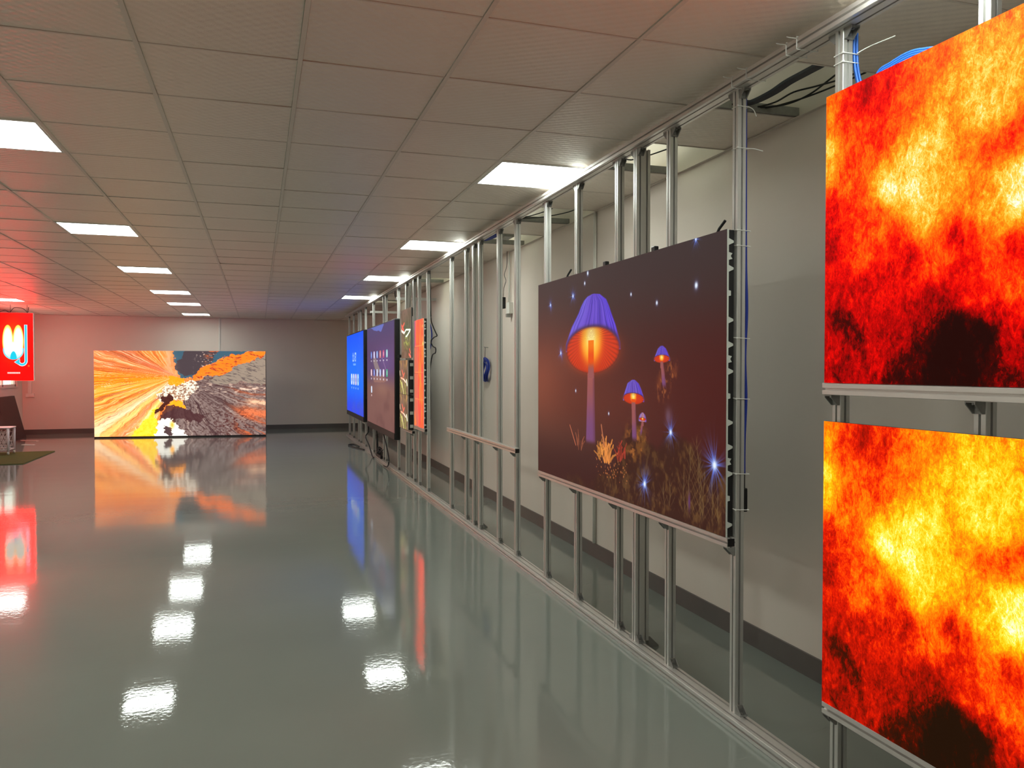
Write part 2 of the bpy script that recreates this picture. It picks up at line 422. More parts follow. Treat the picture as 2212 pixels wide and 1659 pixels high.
        # stem in front of the gills
        t0 = gy+.015; inside = (1-sm(.8, 1.05, np.abs(U-sx0)/sw0))*(V > t0)*(V < cv+ry+.02)
        tt = sm(gy, cv+ry, V)
        col = np.zeros(img.shape)+np.array([244, 120, 8]); col = over(col, (232, 78, 10), sm(.1, .5, tt)); col = over(col, (150, 84, 84), sm(.72, 1.0, tt))
        img = img*(1-inside[..., None])+col*inside[..., None]
    mushroom(.394, .113, .366, .169, .108, .36,
             ([.113, .12, .135, .16, .19, .25, .33, .37], [.40, .37, .348, .328, .311, .265, .224, .224]),
             ([.113, .12, .148, .18, .21, .265, .34, .37], [.414, .448, .485, .502, .514, .538, .562, .564]),
             ((.394, .37, .019), (.393, .79, .031)))
    mushroom(.631, .496, .572, .052, .023, .572, ([.496, .51, .53, .568], [.625, .602, .594, .579]), ([.496, .51, .53, .568], [.638, .657, .668, .683]),
             ((.632, .58, .010), (.638, .74, .0125)), .5, (106, 82, 186), 60)
    mushroom(.761, .365, .414, .034, .015, .412, ([.365, .375, .39, .412], [.757, .745, .738, .728]), ([.365, .375, .39, .412], [.766, .778, .786, .795]),
             ((.761, .418, .006), (.773, .52, .009)), .5, (96, 72, 190), 40)
    mushroom(.676, .624, .650, .016, .006, .65, ([.624, .632, .64, .651], [.673, .665, .66, .658]), ([.624, .632, .64, .651], [.68, .688, .691, .694]),
             ((.677, .652, .0045), (.668, .715, .005)), .4, (214, 150, 130), 20)
    # blue fireflies
    for x, y, r, k in ((.103, .121, .05, 1), (.273, .101, .055, 1), (.353, .055, .024, 0), (.372, .012, .03, 0), (.618, .149, .02, 0), (.739, .201, .024, 0), (.896, .163, .034, 0),
                       (.185, .372, .055, 1), (.294, .556, .02, 0), (.501, .645, .018, 0), (.80, .685, .07, 1), (.963, .772, .11, 1), (.687, .904, .085, 1), (.894, .003, .04, 1)):
        dx = (U-x)*2.323; dy = (V-y)*1.286*.85; d = np.hypot(dx, dy); th = np.arctan2(dy, dx)
        ray = sm(.45, .8, vn(th*11+x*40, d*3, 2)) if k else 0.35*np.ones(U.shape)
        gl = np.exp(-(d/(r*.55))**1.5)*ray*(1.1 if k else .9)
        img = over(img, (96, 128, 255), gl*.95); img = over(img, (120, 160, 255), np.exp(-(d/(r*.24))**2)*.9)
        img = over(img, (235, 245, 255), np.exp(-(d/(r*(.14 if k else .34)))**2)*1.2)
    img = over(img, (150, 130, 170), .35*np.exp(-(((U-.79)/.012)**2+((V-.625)/.03)**2)))
    img = over(img, (90, 50, 120), .8*np.exp(-(((U-.874)/.004)**2+((V-.92)/.03)**2)))
    return np.clip(img, 0, 255)

def paint_canyon(w=560, h=296):
    U, V = grid(w, h)
    wx = (fbm(U*9, V*9, 4, 1)-.5); wy = (fbm(U*9, V*9, 4, 3)-.5)
    u = U+wx*.06+(fbm(U*60, V*36, 3, 2)-.5)*.03; v = V+wy*.06+(fbm(U*60, V*36, 3, 5)-.5)*.05
    cx, cy = .46, .30
    th = np.arctan2((V-cy), (U-cx)*1.0); r = np.hypot(U-cx, V-cy)
    th2 = th+wx*.10
    st = fbm(th2*34, r*2.2, 5, 2, .66); st2 = fbm(th2*90, r*9, 4, 4, .7)
    img = np.zeros((h, w, 3))+np.array([226, 138, 58])
    tex0 = fbm(U*80, V*60, 3, 1)
    f = V+wy*.03                                  # fan of strata spreading from the throat of the gorge
    lf = np.tan(np.clip(np.arctan2(f-cy, (cx-U)+.02), -1.2, 1.35))      # slope of the ray towards the left edge
    lf = lf+(fbm(lf*9, r*2, 3, 3)-.5)*.16
    for a, b_, c_ in ((-.9, .35, (206, 122, 84)), (-.35, .22, (222, 130, 70)), (-.02, .16, (240, 140, 30)), (.16, .12, (252, 150, 20)), (.34, .10, (244, 190, 70)), (.50, .08, (250, 160, 30)), (.66, .09, (250, 200, 90)), (.84, .10, (250, 150, 44)), (1.05, .13, (248, 206, 120)),
                      (1.35, .18, (255, 240, 196)), (1.7, .2, (246, 220, 120)), (2.15, .22, (226, 150, 96)), (2.7, .3, (252, 236, 130)), (3.6, .5, (240, 180, 96))):
        img = over(img, c_, np.exp(-((lf-a)/b_)**2)*.9)
    img = over(img, (142, 78, 36), sm(.55, .7, st)*.7); img = over(img, (255, 236, 176), sm(.44, .3, st)*.55)
    img = over(img, (120, 66, 40), sm(.6, .74, st2)*.5); img = over(img, (255, 250, 215), sm(.36, .22, st2)*.6)
    img = over(img, np.stack([226+0*tex0, 200+50*tex0, 20+60*tex0], 2), poly(u, v, [(.40, .62), (.36, .78), (.36, 1.02), (.20, 1.02), (.29, .82)])*.92)
    tex = fbm(U*90, V*70, 4, 5); tex2 = fbm(U*34, V*50, 4, 6)
    # right half: broken grey-brown rock
    rock = poly(u, v, [(.56, .36), (.62, .33), (1.05, .0), (1.05, 1.05), (.45, 1.05), (.39, .98), (.38, .85), (.42, .72), (.50, .66), (.53, .55), (.48, .48), (.52, .42)])
    base = np.zeros(img.shape)+np.array([132, 110, 104]); base = over(base, (84, 58, 56), sm(.45, .7, tex)*.8); base = over(base, (176, 164, 158), sm(.42, .25, st2)*.5)
    base = over(base, (70, 44, 46), sm(.54, .68, st)*.75); base = over(base, (60, 36, 38), sm(.58, .7, st2)*.6); base = over(base, (198, 176, 160), sm(.38, .26, st)*.6)
    base = over(base, (196, 112, 66), sm(.5, .75, st)*sm(.72, .9, U)*.8)
    base = over(base, (214, 122, 66), np.exp(-((v-.70-.25*(U-.8))/.07)**2)*sm(.78, .9, U)*.75)
    base = over(base, (250, 214, 168), np.exp(-((v-.60-.2*(U-.9))/.03)**2)*sm(.86, .92, U)*.8)
    base = over(base, (240, 216, 190), sm(.55, .7, tex2)*np.exp(-((v-.42-.12*(U-.55))/.07)**2)*.8)
    base = over(base, (80, 36, 34), sm(.5, .65, tex)*np.exp(-(((U-.82)/.1)**2+((V-.85)/.16)**2))*.9)
    img = img*(1-rock[..., None])+base*rock[..., None]
    # smooth grey slope upper right
    sl = poly(u, v, [(.66, .36), (.80, .18), (1.05, -.02), (1.05, .40), (.88, .38), (.72, .40)])
    c = np.zeros(img.shape)+np.array([150, 134, 118]); c = over(c, (92, 78, 76), sm(.5, .72, fbm((U+V*1.4)*22, (V-U*.7)*90, 4, 2))*.8)
    img = img*(1-sl[..., None])+c*sl[..., None]
    # sky and dark boulder
    img = over(img, (62, 92, 108), poly(u, v, [(.455, -.02), (.92, -.02), (.74, .10), (.66, .16), (.56, .32), (.48, .32), (.47, .15)]))
    b = poly(u, v, [(.53, -.02), (.72, -.02), (.70, .10), (.64, .18), (.58, .30), (.50, .30), (.47, .18), (.50, .10)])
    c = np.zeros(img.shape)+np.array([74, 62, 66]); c = over(c, (222, 196, 176), sm(.6, .72, tex)*sm(.56, .62, U)*.8); c = over(c, (196, 104, 54), sm(.5, .66, tex2)*sm(.62, .67, U)*.8)
    img = img*(1-b[..., None])+c*b[..., None]
    # orange ridge
    o = poly(u, v, [(.54, .34), (.62, .20), (.78, .07), (.88, .0), (1.02, -.01), (1.0, .06), (.84, .16), (.76, .28), (.66, .30)])
    c = np.zeros(img.shape)+np.array([240, 128, 34]); c = over(c, (120, 54, 40), sm(.54, .68, fbm((U+V)*30, (V-U*.5)*60, 4, 1))*.8); c = over(c, (255, 190, 90), sm(.62, .8, st2)*.6)
    img = img*(1-o[..., None])+c*o[..., None]
    # pale dusty seam and bright crumble
    s = np.exp(-((u-(.42+.10*v))/.03)**2)*sm(.38, .2, v); img = over(img, (214, 170, 130), s*.7)
    cr = poly(u, v, [(.44, .36), (.56, .34), (.60, .42), (.55, .60), (.47, .56), (.38, .62), (.36, .50)])
    c = np.zeros(img.shape)+np.array([255, 244, 220]); c = over(c, (120, 84, 60), sm(.5, .6, fbm(U*120, V*80, 3, 2))*.8)
    img = img*(1-(cr*.92)[..., None])+c*(cr*.92)[..., None]
    img = over(img, (252, 160, 20), poly(u, v, [(.43, .30), (.51, .32), (.52, .36), (.47, .40), (.43, .40)])*.85)
    img = over(img, (246, 178, 30), poly(u, v, [(.46, .56), (.52, .60), (.53, .68), (.47, .66), (.43, .64)])*.9)
    d = poly(u, v, [(.385, .49), (.41, .54), (.44, .49), (.47, .54), (.43, .62), (.40, .68), (.37, .76), (.36, .73), (.39, .60)])
    img = over(img, (66, 30, 26), d*.95)
    d = poly(u, v, [(.42, .64), (.50, .66), (.56, .72), (.63, .78), (.60, .84), (.50, .80), (.42, .86), (.38, .82), (.40, .70)])
    img = over(img, (74, 42, 44), d*.85)
    img = over(img, (255, 250, 235), poly(u, v, [(.365, .84), (.40, .80), (.44, .80), (.50, .92), (.57, 1.03), (.35, 1.03)]))
    img = over(img, (84, 62, 62), poly(u, v, [(.41, .86), (.44, .92), (.46, 1.0), (.42, 1.02), (.40, .95)]))
    img = over(img, (235, 190, 60), np.exp(-(((U-.445)/.012)**2+((V-.87)/.04)**2)))
    return np.clip(img, 0, 255)

def paint_sign(w=210, h=400):
    U, V = grid(w, h); x = U*309-44; y = V*536+282
    img = np.zeros((h, w, 3))+np.array([252, 8, 6])
    d = np.hypot((x-112)/105, (y-500)/180); img = over(img, (255, 92, 10), np.exp(-(d/.85)**2.2)*.85)
    a = np.hypot((x-70)/41, (y-505)/128); b = np.hypot((x-150)/42, (y-505)/128); c = np.hypot((x-112)/80, (y-575)/78)
    f = np.minimum(np.minimum(a, b), c)
    notch = (y < 440)*(np.abs(x-110) < (440-y)*.22)
    m = (1-sm(.97, 1.03, f))*(1-notch)
    col = np.zeros(img.shape)+np.array([255, 255, 235]); col = over(col, (255, 244, 90), sm(.72, .98, f)*(y < 560))
    col = over(col, (70, 220, 236), sm(.84, .95, f)*(y > 560)); col = over(col, (120, 228, 240), sm(585, 640, y)*.5)
    col = over(col, (20, 200, 226), (np.hypot((x-112)/26, (y-652)/66) < 1)*1.)
    img = img*(1-m[..., None])+col*m[..., None]
    def J(wd):
        k = (np.abs(x-208) < wd)*(y > 378-wd*.3)*(y < 662)
        rr_ = np.hypot(x-178, y-662); k = np.maximum(k, (np.abs(rr_-30) < wd)*(y >= 660)*(x > 140))
        k = np.maximum(k, poly(x, y, [(118+10-wd, 672), (160, 645-wd*.4), (162, 662), (150, 690+wd*.3)]))
        return k*1.
    img = over(img, (226, 250, 255), J(12)); img = over(img, (50, 196, 222), J(7))
    img = over(img, (255, 120, 40), (np.abs(np.hypot(x-228, y-702)-5) < 2)*1.)
    img = over(img, (255, 214, 206), (np.abs(x-113) < 49)*(np.abs(y-758) < 6)*(np.sin(x*.9) > -.8)*1.)
    return np.clip(img, 0, 255)

FONT = {'1': ['010', '110', '010', '010', '111'], '2': ['111', '001', '111', '100', '111'], '7': ['111', '001', '010', '010', '010'], ':': ['000', '010', '000', '010', '000']}
def digits(U, V, text, u0, v0, cw, ch):
    m = np.zeros(U.shape)
    for i, c in enumerate(text):
        for r_, row in enumerate(FONT[c]):
            for q, bit in enumerate(row):
                if bit == '1':
                    a = u0+i*cw*4+q*cw; b = v0+r_*ch; m = np.maximum(m, ((U >= a) & (U < a+cw) & (V >= b) & (V < b+ch))*1.)
    return m
def pill(U, V, cu, cv, hu, hv):
    d = np.hypot(np.maximum(np.abs(U-cu)/hu-.45, 0)/.55, np.maximum(np.abs(V-cv)/hv-.45, 0)/.55); return 1-sm(.9, 1.1, d)
def paint_blue(w=340, h=200):
    U, V = grid(w, h)
    img = np.zeros((h, w, 3))+np.array([0, 112, 255]); img = over(img, (0, 84, 255), sm(.5, 0, V)*.9)
    img = over(img, (52, 62, 226), sm(.6, 1, V)*.85); img = over(img, (70, 92, 196), sm(.55, .75, fbm(U*6, V*5, 3, 1))*sm(.68, .85, V)*.5)
    img = over(img, (190, 226, 255), digits(U, V, '11:27', .385, .24, .0115, .022)*.95)
    for k in range(9): img = over(img, (160, 206, 255), (np.abs(U-(.43+k*.0175)) < .006)*(np.abs(V-.385) < .012)*.8)
    for k, c in enumerate([(225, 240, 250), (214, 226, 244), (236, 214, 226), (190, 226, 240)]):
        cu = .325+k*.128
        img = over(img, c, pill(U, V, cu, .575, .042, .07)); img = over(img, (90, 130, 200), pill(U, V, cu+.004, .58, .014, .024))
        for q in range(3): img = over(img, (190, 220, 255), (np.abs(U-cu-(q-1)*.014) < .0045)*(np.abs(V-.685) < .012)*.8)
    return img
def paint_desktop(w=380, h=216):
    U, V = grid(w, h); n = fbm(U*5, V*4, 4, 2)
    img = np.zeros((h, w, 3))+np.array([84, 62, 104]); img = over(img, (96, 76, 136), np.exp(-((U-.7)/.3)**2-((V-.36)/.14)**2)*.8)
    img = over(img, (74, 66, 112), sm(.22, 0, V)*.7)
    img = over(img, (126, 86, 78), sm(.42, .66, V)*.95); img = over(img, (150, 108, 92), np.exp(-((U-.6)/.25)**2-((V-.62)/.08)**2)*.6)
    img = over(img, (96, 62, 62), sm(.5, .7, n)*sm(.55, .7, V)*.4)
    edge = .066*np.exp(-((U-.56)/.08)**2)+.045*np.exp(-((U-.42)/.08)**2)+.03*np.exp(-((U-.3)/.08)**2)
    img = over(img, (102, 116, 196), (V < edge)*(U < .66)*.95)
    img = over(img, (146, 130, 128), poly(U, V, [(.25, .34), (.33, .30), (.42, .36), (.50, .42), (.55, .46), (.44, .47), (.33, .43)])*.85)
    img = over(img, (70, 50, 66), poly(U, V, [(.25, .34), (.34, .44), (.45, .47), (.36, .48)])*.7)
    img = over(img, (168, 136, 176), seg(U, V, (.60, .32), (.74, .44), .004))
    img = over(img, (170, 122, 102), poly(U, V, [(.20, .50), (.62, .49), (.78, .54), (.66, .56), (.3, .57)])*.55)
    for k in range(3): img = over(img, (86, 58, 72), np.exp(-((U-.5-.05*k)/.05)**2-((V-.78+.03*k)/.05)**2)*sm(.4, .6, n)*.8)
    cols1 = [(92, 130, 214), (214, 206, 244), (134, 176, 236), (224, 128, 116), (206, 76, 126), (150, 214, 214)]
    cols2 = [(238, 196, 204), (104, 126, 214), (210, 220, 244), (170, 190, 236), (230, 214, 240), (46, 170, 130)]
    for r_, (cv, cc) in enumerate(((.287, cols1), (.47, cols2))):
        for k in range(6):
            cu = .185+k*.117
            img = over(img, cc[k], pill(U, V, cu, cv, .026, .036)); img = over(img, (240, 240, 250), pill(U, V, cu, cv, .010, .02)*.6)
            for q in range(3): img = over(img, (236, 230, 240), (np.abs(U-cu-(q-1)*.012) < .004)*(np.abs(V-cv-.062) < .008)*.9)
    img = over(img, (214, 226, 246), pill(U, V, .192, .648, .026, .036)); img = over(img, (236, 200, 200), (np.abs(U-.192) < .012)*(np.abs(V-.71) < .008)*1.)
    return img
def paint_plants(seed, w=110, h=110, style=0):
    U, V = grid(w, h); n = fbm(U*7, V*6, 4, seed); m = fbm(U*30, V*22, 3, seed+1)
    img = np.zeros((h, w, 3))+np.array([104, 80, 66]); img = over(img, (70, 58, 40), sm(.45, .65, n)*.6)
    if style == 0:
        img = over(img, (58, 78, 52), np.exp(-((U-.6)/.4)**2-((V-.45)/.22)**2)*.7)
        img = over(img, (150, 160, 70), sm(.52, .68, m)*np.exp(-((U-.55)/.35)**2-((V-.66)/.14)**2)*1.2)
        for a, b, c, wd in (((.02, .40), (.3, .28), (230, 92, 70), .03), ((.0, .30), (.25, .42), (224, 80, 66), .03), ((.0, .42), (.3, .48), (250, 214, 200), .03), ((.3, .48), (.5, .42), (240, 236, 220), .022),
                            ((.5, .42), (.95, .44), (226, 240, 214), .018), ((.55, .56), (.9, .46), (236, 244, 226), .022), ((.45, .56), (.7, .52), (220, 236, 206), .016), ((.8, .92), (.98, .98), (240, 96, 80), .03), ((.85, .82), (.95, .9), (240, 96, 80), .02)):
            img = over(img, c, seg(U, V, a, b, wd))
    else:
        img = over(img, (128, 124, 60), sm(.48, .66, m)*sm(.45, .7, V)*1.0); img = over(img, (158, 120, 70), sm(.5, .64, fbm(U*26, V*5, 3, 3))*sm(.35, .1, V))
        for a, b, c, wd in (((.02, .32), (.06, .44), (250, 226, 190), .025), ((.3, .3), (.42, .42), (236, 96, 74), .03), ((.6, .38), (.42, .50), (230, 96, 74), .03), ((.15, .52), (.5, .56), (250, 160, 130), .026),
                            ((.5, .56), (.75, .64), (250, 200, 180), .03), ((.85, .58), (.92, .72), (230, 244, 210), .04), ((.1, .6), (.3, .8), (190, 190, 96), .03), ((.3, .66), (.5, .98), (206, 200, 130), .03), ((.66, .7), (.72, .98), (150, 160, 70), .02)):
            img = over(img, c, seg(U, V, a, b, wd))
    return np.clip(img, 0, 255)
def paint_lava(w=90, h=220):
    U, V = grid(w, h); n = fbm(U*8, V*5, 4, 1); st = fbm(U*14+n*2, V*5, 4, 4)
    img = np.zeros((h, w, 3))+np.array([250, 78, 50]); img = over(img, (252, 132, 48), sm(.48, .66, st)*.8); img = over(img, (206, 70, 84), sm(.5, .36, st)*.5)
    k = np.floor(V*4)
    img = over(img, (104, 84, 108), (k == 0)*sm(.24+(n-.5)*.2, .1, U)*.9)
    img = over(img, (136, 98, 78), (k > 0)*sm(.46+(n-.5)*.5, .36+(n-.5)*.5, U)*.95)
    img = over(img, (255, 206, 110), (k == 0)*sm(.8, .95, U)*sm(.4, .6, fbm(U*5, V*16, 3, 2))*1.)
    img = over(img, (250, 120, 60), (k == 3)*poly(U, V, [(0, .86), (.2, .98), (0, 1)]))
    f = (V*4) % 1; img = over(img, (250, 150, 80), (k < 3)*sm(.93, .99, f)*(U > .1)*.7)
    img = over(img, (90, 60, 50), (np.minimum(f, 1-f) < .012)*(V > .1)*(V < .9)*.5)
    return np.clip(img, 0, 255)

# ---------------------------------------------------------------- the room
def struct(b, name, m, **k): return put(b.build(name, m, **k), kind='structure')
struct(MB().box(XL-.3, XR+.3, YB-.3, YF+.3, FLOOR-.1, FLOOR), 'floor', FLOORM)
VT = CEIL+.42
struct(MB().box(XR, XR+.12, YB, YF, FLOOR, VT), 'wall_right', WALL)
struct(MB().box(XL, XR, YF, YF+.12, FLOOR, VT), 'wall_far', WALL)
struct(MB().box(XL, XR, YB-.12, YB, FLOOR, VT), 'wall_back', WALL)
WY0, WY1, WZ0, WZ1 = 17.2, 20.0, -.385, .86
b = MB(); b.box(XL-.12, XL, YB, WY0, FLOOR, VT); b.box(XL-.12, XL, WY1, YF, FLOOR, VT); b.box(XL-.12, XL, WY0, WY1, FLOOR, WZ0); b.box(XL-.12, XL, WY0, WY1, WZ1, VT)
struct(b, 'wall_left', WALL)
struct(MB().box(XL-.12, XR+.12, YB-.12, YF+.12, VT, VT+.1), 'ceiling_slab', VOID)
struct(MB().box(XR-.012, XR, YB, YF, FLOOR, FLOOR+.11), 'baseboard_right', SKIRT)
struct(MB().box(XL, XR-.012, YF-.012, YF, FLOOR, FLOOR+.11), 'baseboard_far', SKIRT)
struct(MB().box(XL, XL+.012, YB, YF-.012, FLOOR, FLOOR+.11), 'baseboard_left', SKIRT)
# window
wn = thing('window_1', (XL-.06, (WY0+WY1)/2, WZ0), None, None); wn['kind'] = 'structure'
b = MB()
for (y0, y1, z0, z1) in ((WY0, WY1, WZ0, WZ0+.05), (WY0, WY1, WZ1-.05, WZ1), (WY0, WY0+.05, WZ0, WZ1), (WY1-.05, WY1, WZ0, WZ1), (18.1, 18.15, WZ0, WZ1), (19.05, 19.1, WZ0, WZ1)):
    b.box(XL-.09, XL-.03, y0, y1, z0, z1)
b.build('window_frame', WHITE, wn)
MB().box(XL-.065, XL-.059, WY0+.05, WY1-.05, WZ0+.05, WZ1-.05).build('pane', GLASS, wn)
MB().box(XL-.03, XL+.03, WY0, WY1, WZ0-.02, WZ0).build('window_sill', WHITE, wn)

# suspended ceiling of 600 mm tiles
T = .601; GX, GY = -.4356, 3.3
cx = lambda i: GX+i*T
ry = lambda j: GY+j*T
open_tiles = {(4, -1), (4, 1), (4, 4), (4, 6), (4, 12), (4, 18), (4, 24)}
lights = [(-2, 2), (-2, 7), (-2, 12), (-2, 17), (-2, 21), (-2, 26), (3, 2), (3, 7), (3, 12), (3, 17), (-7, 21), (-7, 12), (-7, 7), (-7, 2), (-7, -3), (-7, -8), (-2, -3), (-2, -8), (3, -3), (3, -8)]  # panels outside the view are added, continuing the rows to brighten the foreground
random.seed(5)
tm = MB(); tb = MB()
for i in range(-8, 5):
    for j in range(-18, 29):
        if (i, j) in open_tiles or (i, j) in lights: continue
        x0, x1 = max(cx(i)+.0108, XL+.004), min(cx(i+1)-.0108, XR-.004); y0, y1 = max(ry(j)+.0062, YB), min(ry(j+1)-.0062, YF-.004)
        if x1 <= x0 or y1 <= y0: continue
        z = [CEIL+.001+random.uniform(-.0012, .0022) for _ in range(4)]
        if random.random() < .03: z[random.randrange(4)] += .006
        v = [(x0, y0, z[0]), (x1, y0, z[1]), (x1, y1, z[2]), (x0, y1, z[3])]
        v += [(a, b_, c+.012) for a, b_, c in v]
        tm.add(v, [(0, 3, 2, 1), (4, 5, 6, 7), (0, 1, 5, 4), (1, 2, 6, 5), (2, 3, 7, 6), (3, 0, 4, 7)])
struct(tm, 'ceiling', TILE)
for i in range(-7, 5):
    tb.box(cx(i)-.009, cx(i)+.009, YB, YF, CEIL-.0035, CEIL-.001); tb.box(cx(i)-.0015, cx(i)+.0015, YB, YF, CEIL-.001, CEIL+.035)
for j in range(-17, 29):
    tb.box(XL, XR, ry(j)-.0045, ry(j)+.0045, CEIL-.001, CEIL+.001); tb.box(XL, XR, ry(j)-.0015, ry(j)+.0015, CEIL+.001, CEIL+.032)
struct(tb, 'trim_1', TBAR)
b = MB(); b.box(XR-.022, XR, YB, YF, CEIL-.006, CEIL-.002); b.box(XL, XL+.022, YB, YF, CEIL-.006, CEIL-.002); b.box(XL, XR, YF-.022, YF, CEIL-.006, CEIL-.002)
struct(b, 'trim_2', TBAR)
# runners seen through the missing tiles
b = MB()
for j in (0, 2, 5, 7, 13): b.box(1.95, XR, ry(j)-.02, ry(j)+.02, CEIL+.004, CEIL+.045)
struct(b, 'trim_3', CAST)

light_labels = {(-2, 2): 'large square ceiling panel light cut off by the left edge of the view', (-2, 7): 'lit ceiling panel light in the left row, second nearest',
    (-2, 12): 'lit ceiling panel light in the left row, third nearest', (-2, 17): 'lit ceiling panel light in the left row, fourth nearest, above the canyon display',
    (-2, 21): 'small lit ceiling panel light in the left row, just before the farthest one', (-2, 26): 'farthest lit ceiling panel light, close to the far wall',
    (3, 2): 'large lit ceiling panel light beside the top rail, above the mushroom display', (3, 7): 'lit ceiling panel light beside the top rail, second nearest of the right row',
    (3, 12): 'lit ceiling panel light beside the top rail, third nearest of the right row', (3, 17): 'farthest lit ceiling panel light beside the top rail, above the blue touch screen',
    (-7, 7): 'added unseen ceiling panel light left of the view, level with the second left row light', (-7, 2): 'added unseen ceiling panel light left of the view, level with the nearest visible ones', (-7, -3): 'added unseen ceiling panel light left of and just behind the viewpoint', (-7, -8): 'added unseen ceiling panel light far behind the viewpoint, by the left wall', (-2, -3): 'added unseen ceiling panel light just left of the viewpoint', (3, -3): 'unseen ceiling panel light by the top rail, just above the flame displays', (3, -8): 'added unseen ceiling panel light by the top rail, behind the viewpoint', (-2, -8): 'added unseen ceiling panel light far behind the viewpoint, mid room',
    (-7, 21): 'lit ceiling panel light above the hanging red sign', (-7, 12): 'added unseen ceiling panel light beyond the left side of the view, nearer than the red sign'}
for (i, j) in lights:
    x0, x1, y0, y1 = cx(i)+.012, cx(i+1)-.012, ry(j)+.008, ry(j+1)-.008
    t = thing('ceiling_light', ((x0+x1)/2, (y0+y1)/2, CEIL-.004), light_labels[(i, j)], 'ceiling light', 'square panel lights in the ceiling')
    f = MB()
    for a in ((x0, x1, y0, y0+.012), (x0, x1, y1-.012, y1), (x0, x0+.012, y0+.012, y1-.012), (x1-.012, x1, y0+.012, y1-.012)): f.box(*a, CEIL-.004, CEIL+.02)
    f.build('light_frame', PFRAME, t)
    MB().box(x0+.012, x1-.012, y0+.012, y1-.012, CEIL-.002, CEIL+.012).build('diffuser', PANEL, t)

# wall trunking, conduits and boxes
put(MB().box(-4.975, -4.90, YF-.03, YF, -.55, CEIL-.01).build('cable_trunking', WHITE), 'white vertical cable trunking on the far wall beside the hanging red sign', 'cable trunking')
t = thing('wall_socket', (-4.935, YF, -.64), 'double white socket box on the far wall below the red sign', 'socket')
MB().box(-5.02, -4.85, YF-.045, YF, -.64, -.555).build('back_box', WHITE, t, bevel=.004)
b = MB(); b.box(-5.0, -4.945, YF-.052, YF-.045, -.625, -.57); b.box(-4.925, -4.87, YF-.052, YF-.045, -.625, -.57); b.build('face_plate', WHITE, t)
put(MB().box(-.915, -.88, YF-.025, YF, FLOOR+.11, CEIL-.008).build('cable_trunking', WHITE), 'slim white cable trunking down the far wall behind the canyon display', 'cable trunking')
put(MB().tube([(XR-.016, 5.71, FLOOR+.115), (XR-.016, 5.71, CEIL-.01)], .014, 12).build('wall_conduit', WHITE, smooth=True), 'white conduit running down the right wall behind the mushroom display', 'conduit')
t = thing('junction_box', (XR, 7.90, .55), 'pale wall box on the right wall under a thin conduit, seen between two posts', 'junction box')
MB().box(XR-.045, XR, 7.85, 7.95, .58, .70).build('box_body', WHITE, t, bevel=.004)
MB().tube([(XR-.02, 7.92, .70), (XR-.02, 7.92, CEIL-.01)], .009, 10).build('conduit', WHITE, t, smooth=True)
MB().box(XR-.06, XR-.02, 7.88, 7.92, .545, .58).build('plug_socket', CAST, t)
t = thing('power_adapter', (XR-.05, 8.0, .64), 'small black adapter dangling on a thin wire beside the pale wall box', 'adapter')
MB().box(XR-.085, XR-.045, 7.96, 8.04, .64, .76).build('adapter_body', BLACK, t, bevel=.006)
MB().tube(smooth_path([(XR-.06, 8.0, .76), (XR-.05, 8.01, .86), (XR-.05, 7.94, .93), (XR-.05, 8.0, 1.0), (XR-.045, 7.93, 1.08), (XR-.05, 7.90, 1.2), (XR-.05, 7.90, 1.232)]), .003, 6).build('wire', CABK, t, smooth=True)
# coil of blue cable on a hook
t = thing('cable_coil', (XR-.04, 8.76, -.13), 'coil of dark blue network cable hanging on the right wall between two posts', 'cable coil')
b = MB(); random.seed(2)
for k in range(13):
    ox, oz, sy, sz = random.uniform(-.02, .02), random.uniform(-.012, .012), random.uniform(.085, .13), random.uniform(.10, .135)
    b.tube([(XR-.05+ox+.012*math.sin(3*a), 8.76+sy*math.cos(a), -.005+oz+sz*math.sin(a)) for a in [2*math.pi*q/28 for q in range(28)]], .0055, 6, True)
b.build('loops', CABN, t, smooth=True)
MB().tube([(XR-.04, 8.785, .11), (XR-.035, 8.79, .25)], .003, 6).build('hanging_string', CABK, t)
MB().tube([(XR, 8.79, .25), (XR-.045, 8.79, .25), (XR-.045, 8.79, .262)], .004, 8).build('hook', CAST, t)

# ---------------------------------------------------------------- the aluminium frame
FX, PX = 1.855, 1.895
RB, RT0, RT1 = FLOOR+.04, 1.157, 1.197
fr = thing('profile_rack', (PX, 8.5, FLOOR), 'long floor-to-ceiling frame of slotted aluminium profiles carrying the displays', 'frame')
rail(FX, FLOOR, .08, .04, -.9, 17.85).build('bottom_rail', RAILALU, fr)
rail(FX, RT0, .08, .04, -.9, 17.95).build('top_rail', RAILALU, fr)
posts = [(-.5, 0), (.55, 0), (1.10, 0), (1.66, 0), (2.229, 0), (2.846, 0), (3.41, 0), (3.766, 1), (3.994, 0), (4.582, 0), (5.141, 0), (5.811, 0), (6.288, 0), (6.878, 0), (7.089, 1), (7.372, 0),
         (8.001, 0), (9.19, 0), (9.725, 0), (10.053, 0), (10.604, 1), (11.266, 0), (12.406, 0), (12.648, 0), (13.827, 0), (14.894, 0), (15.671, 0), (15.974, 0), (16.866, 0), (17.673, 0)]
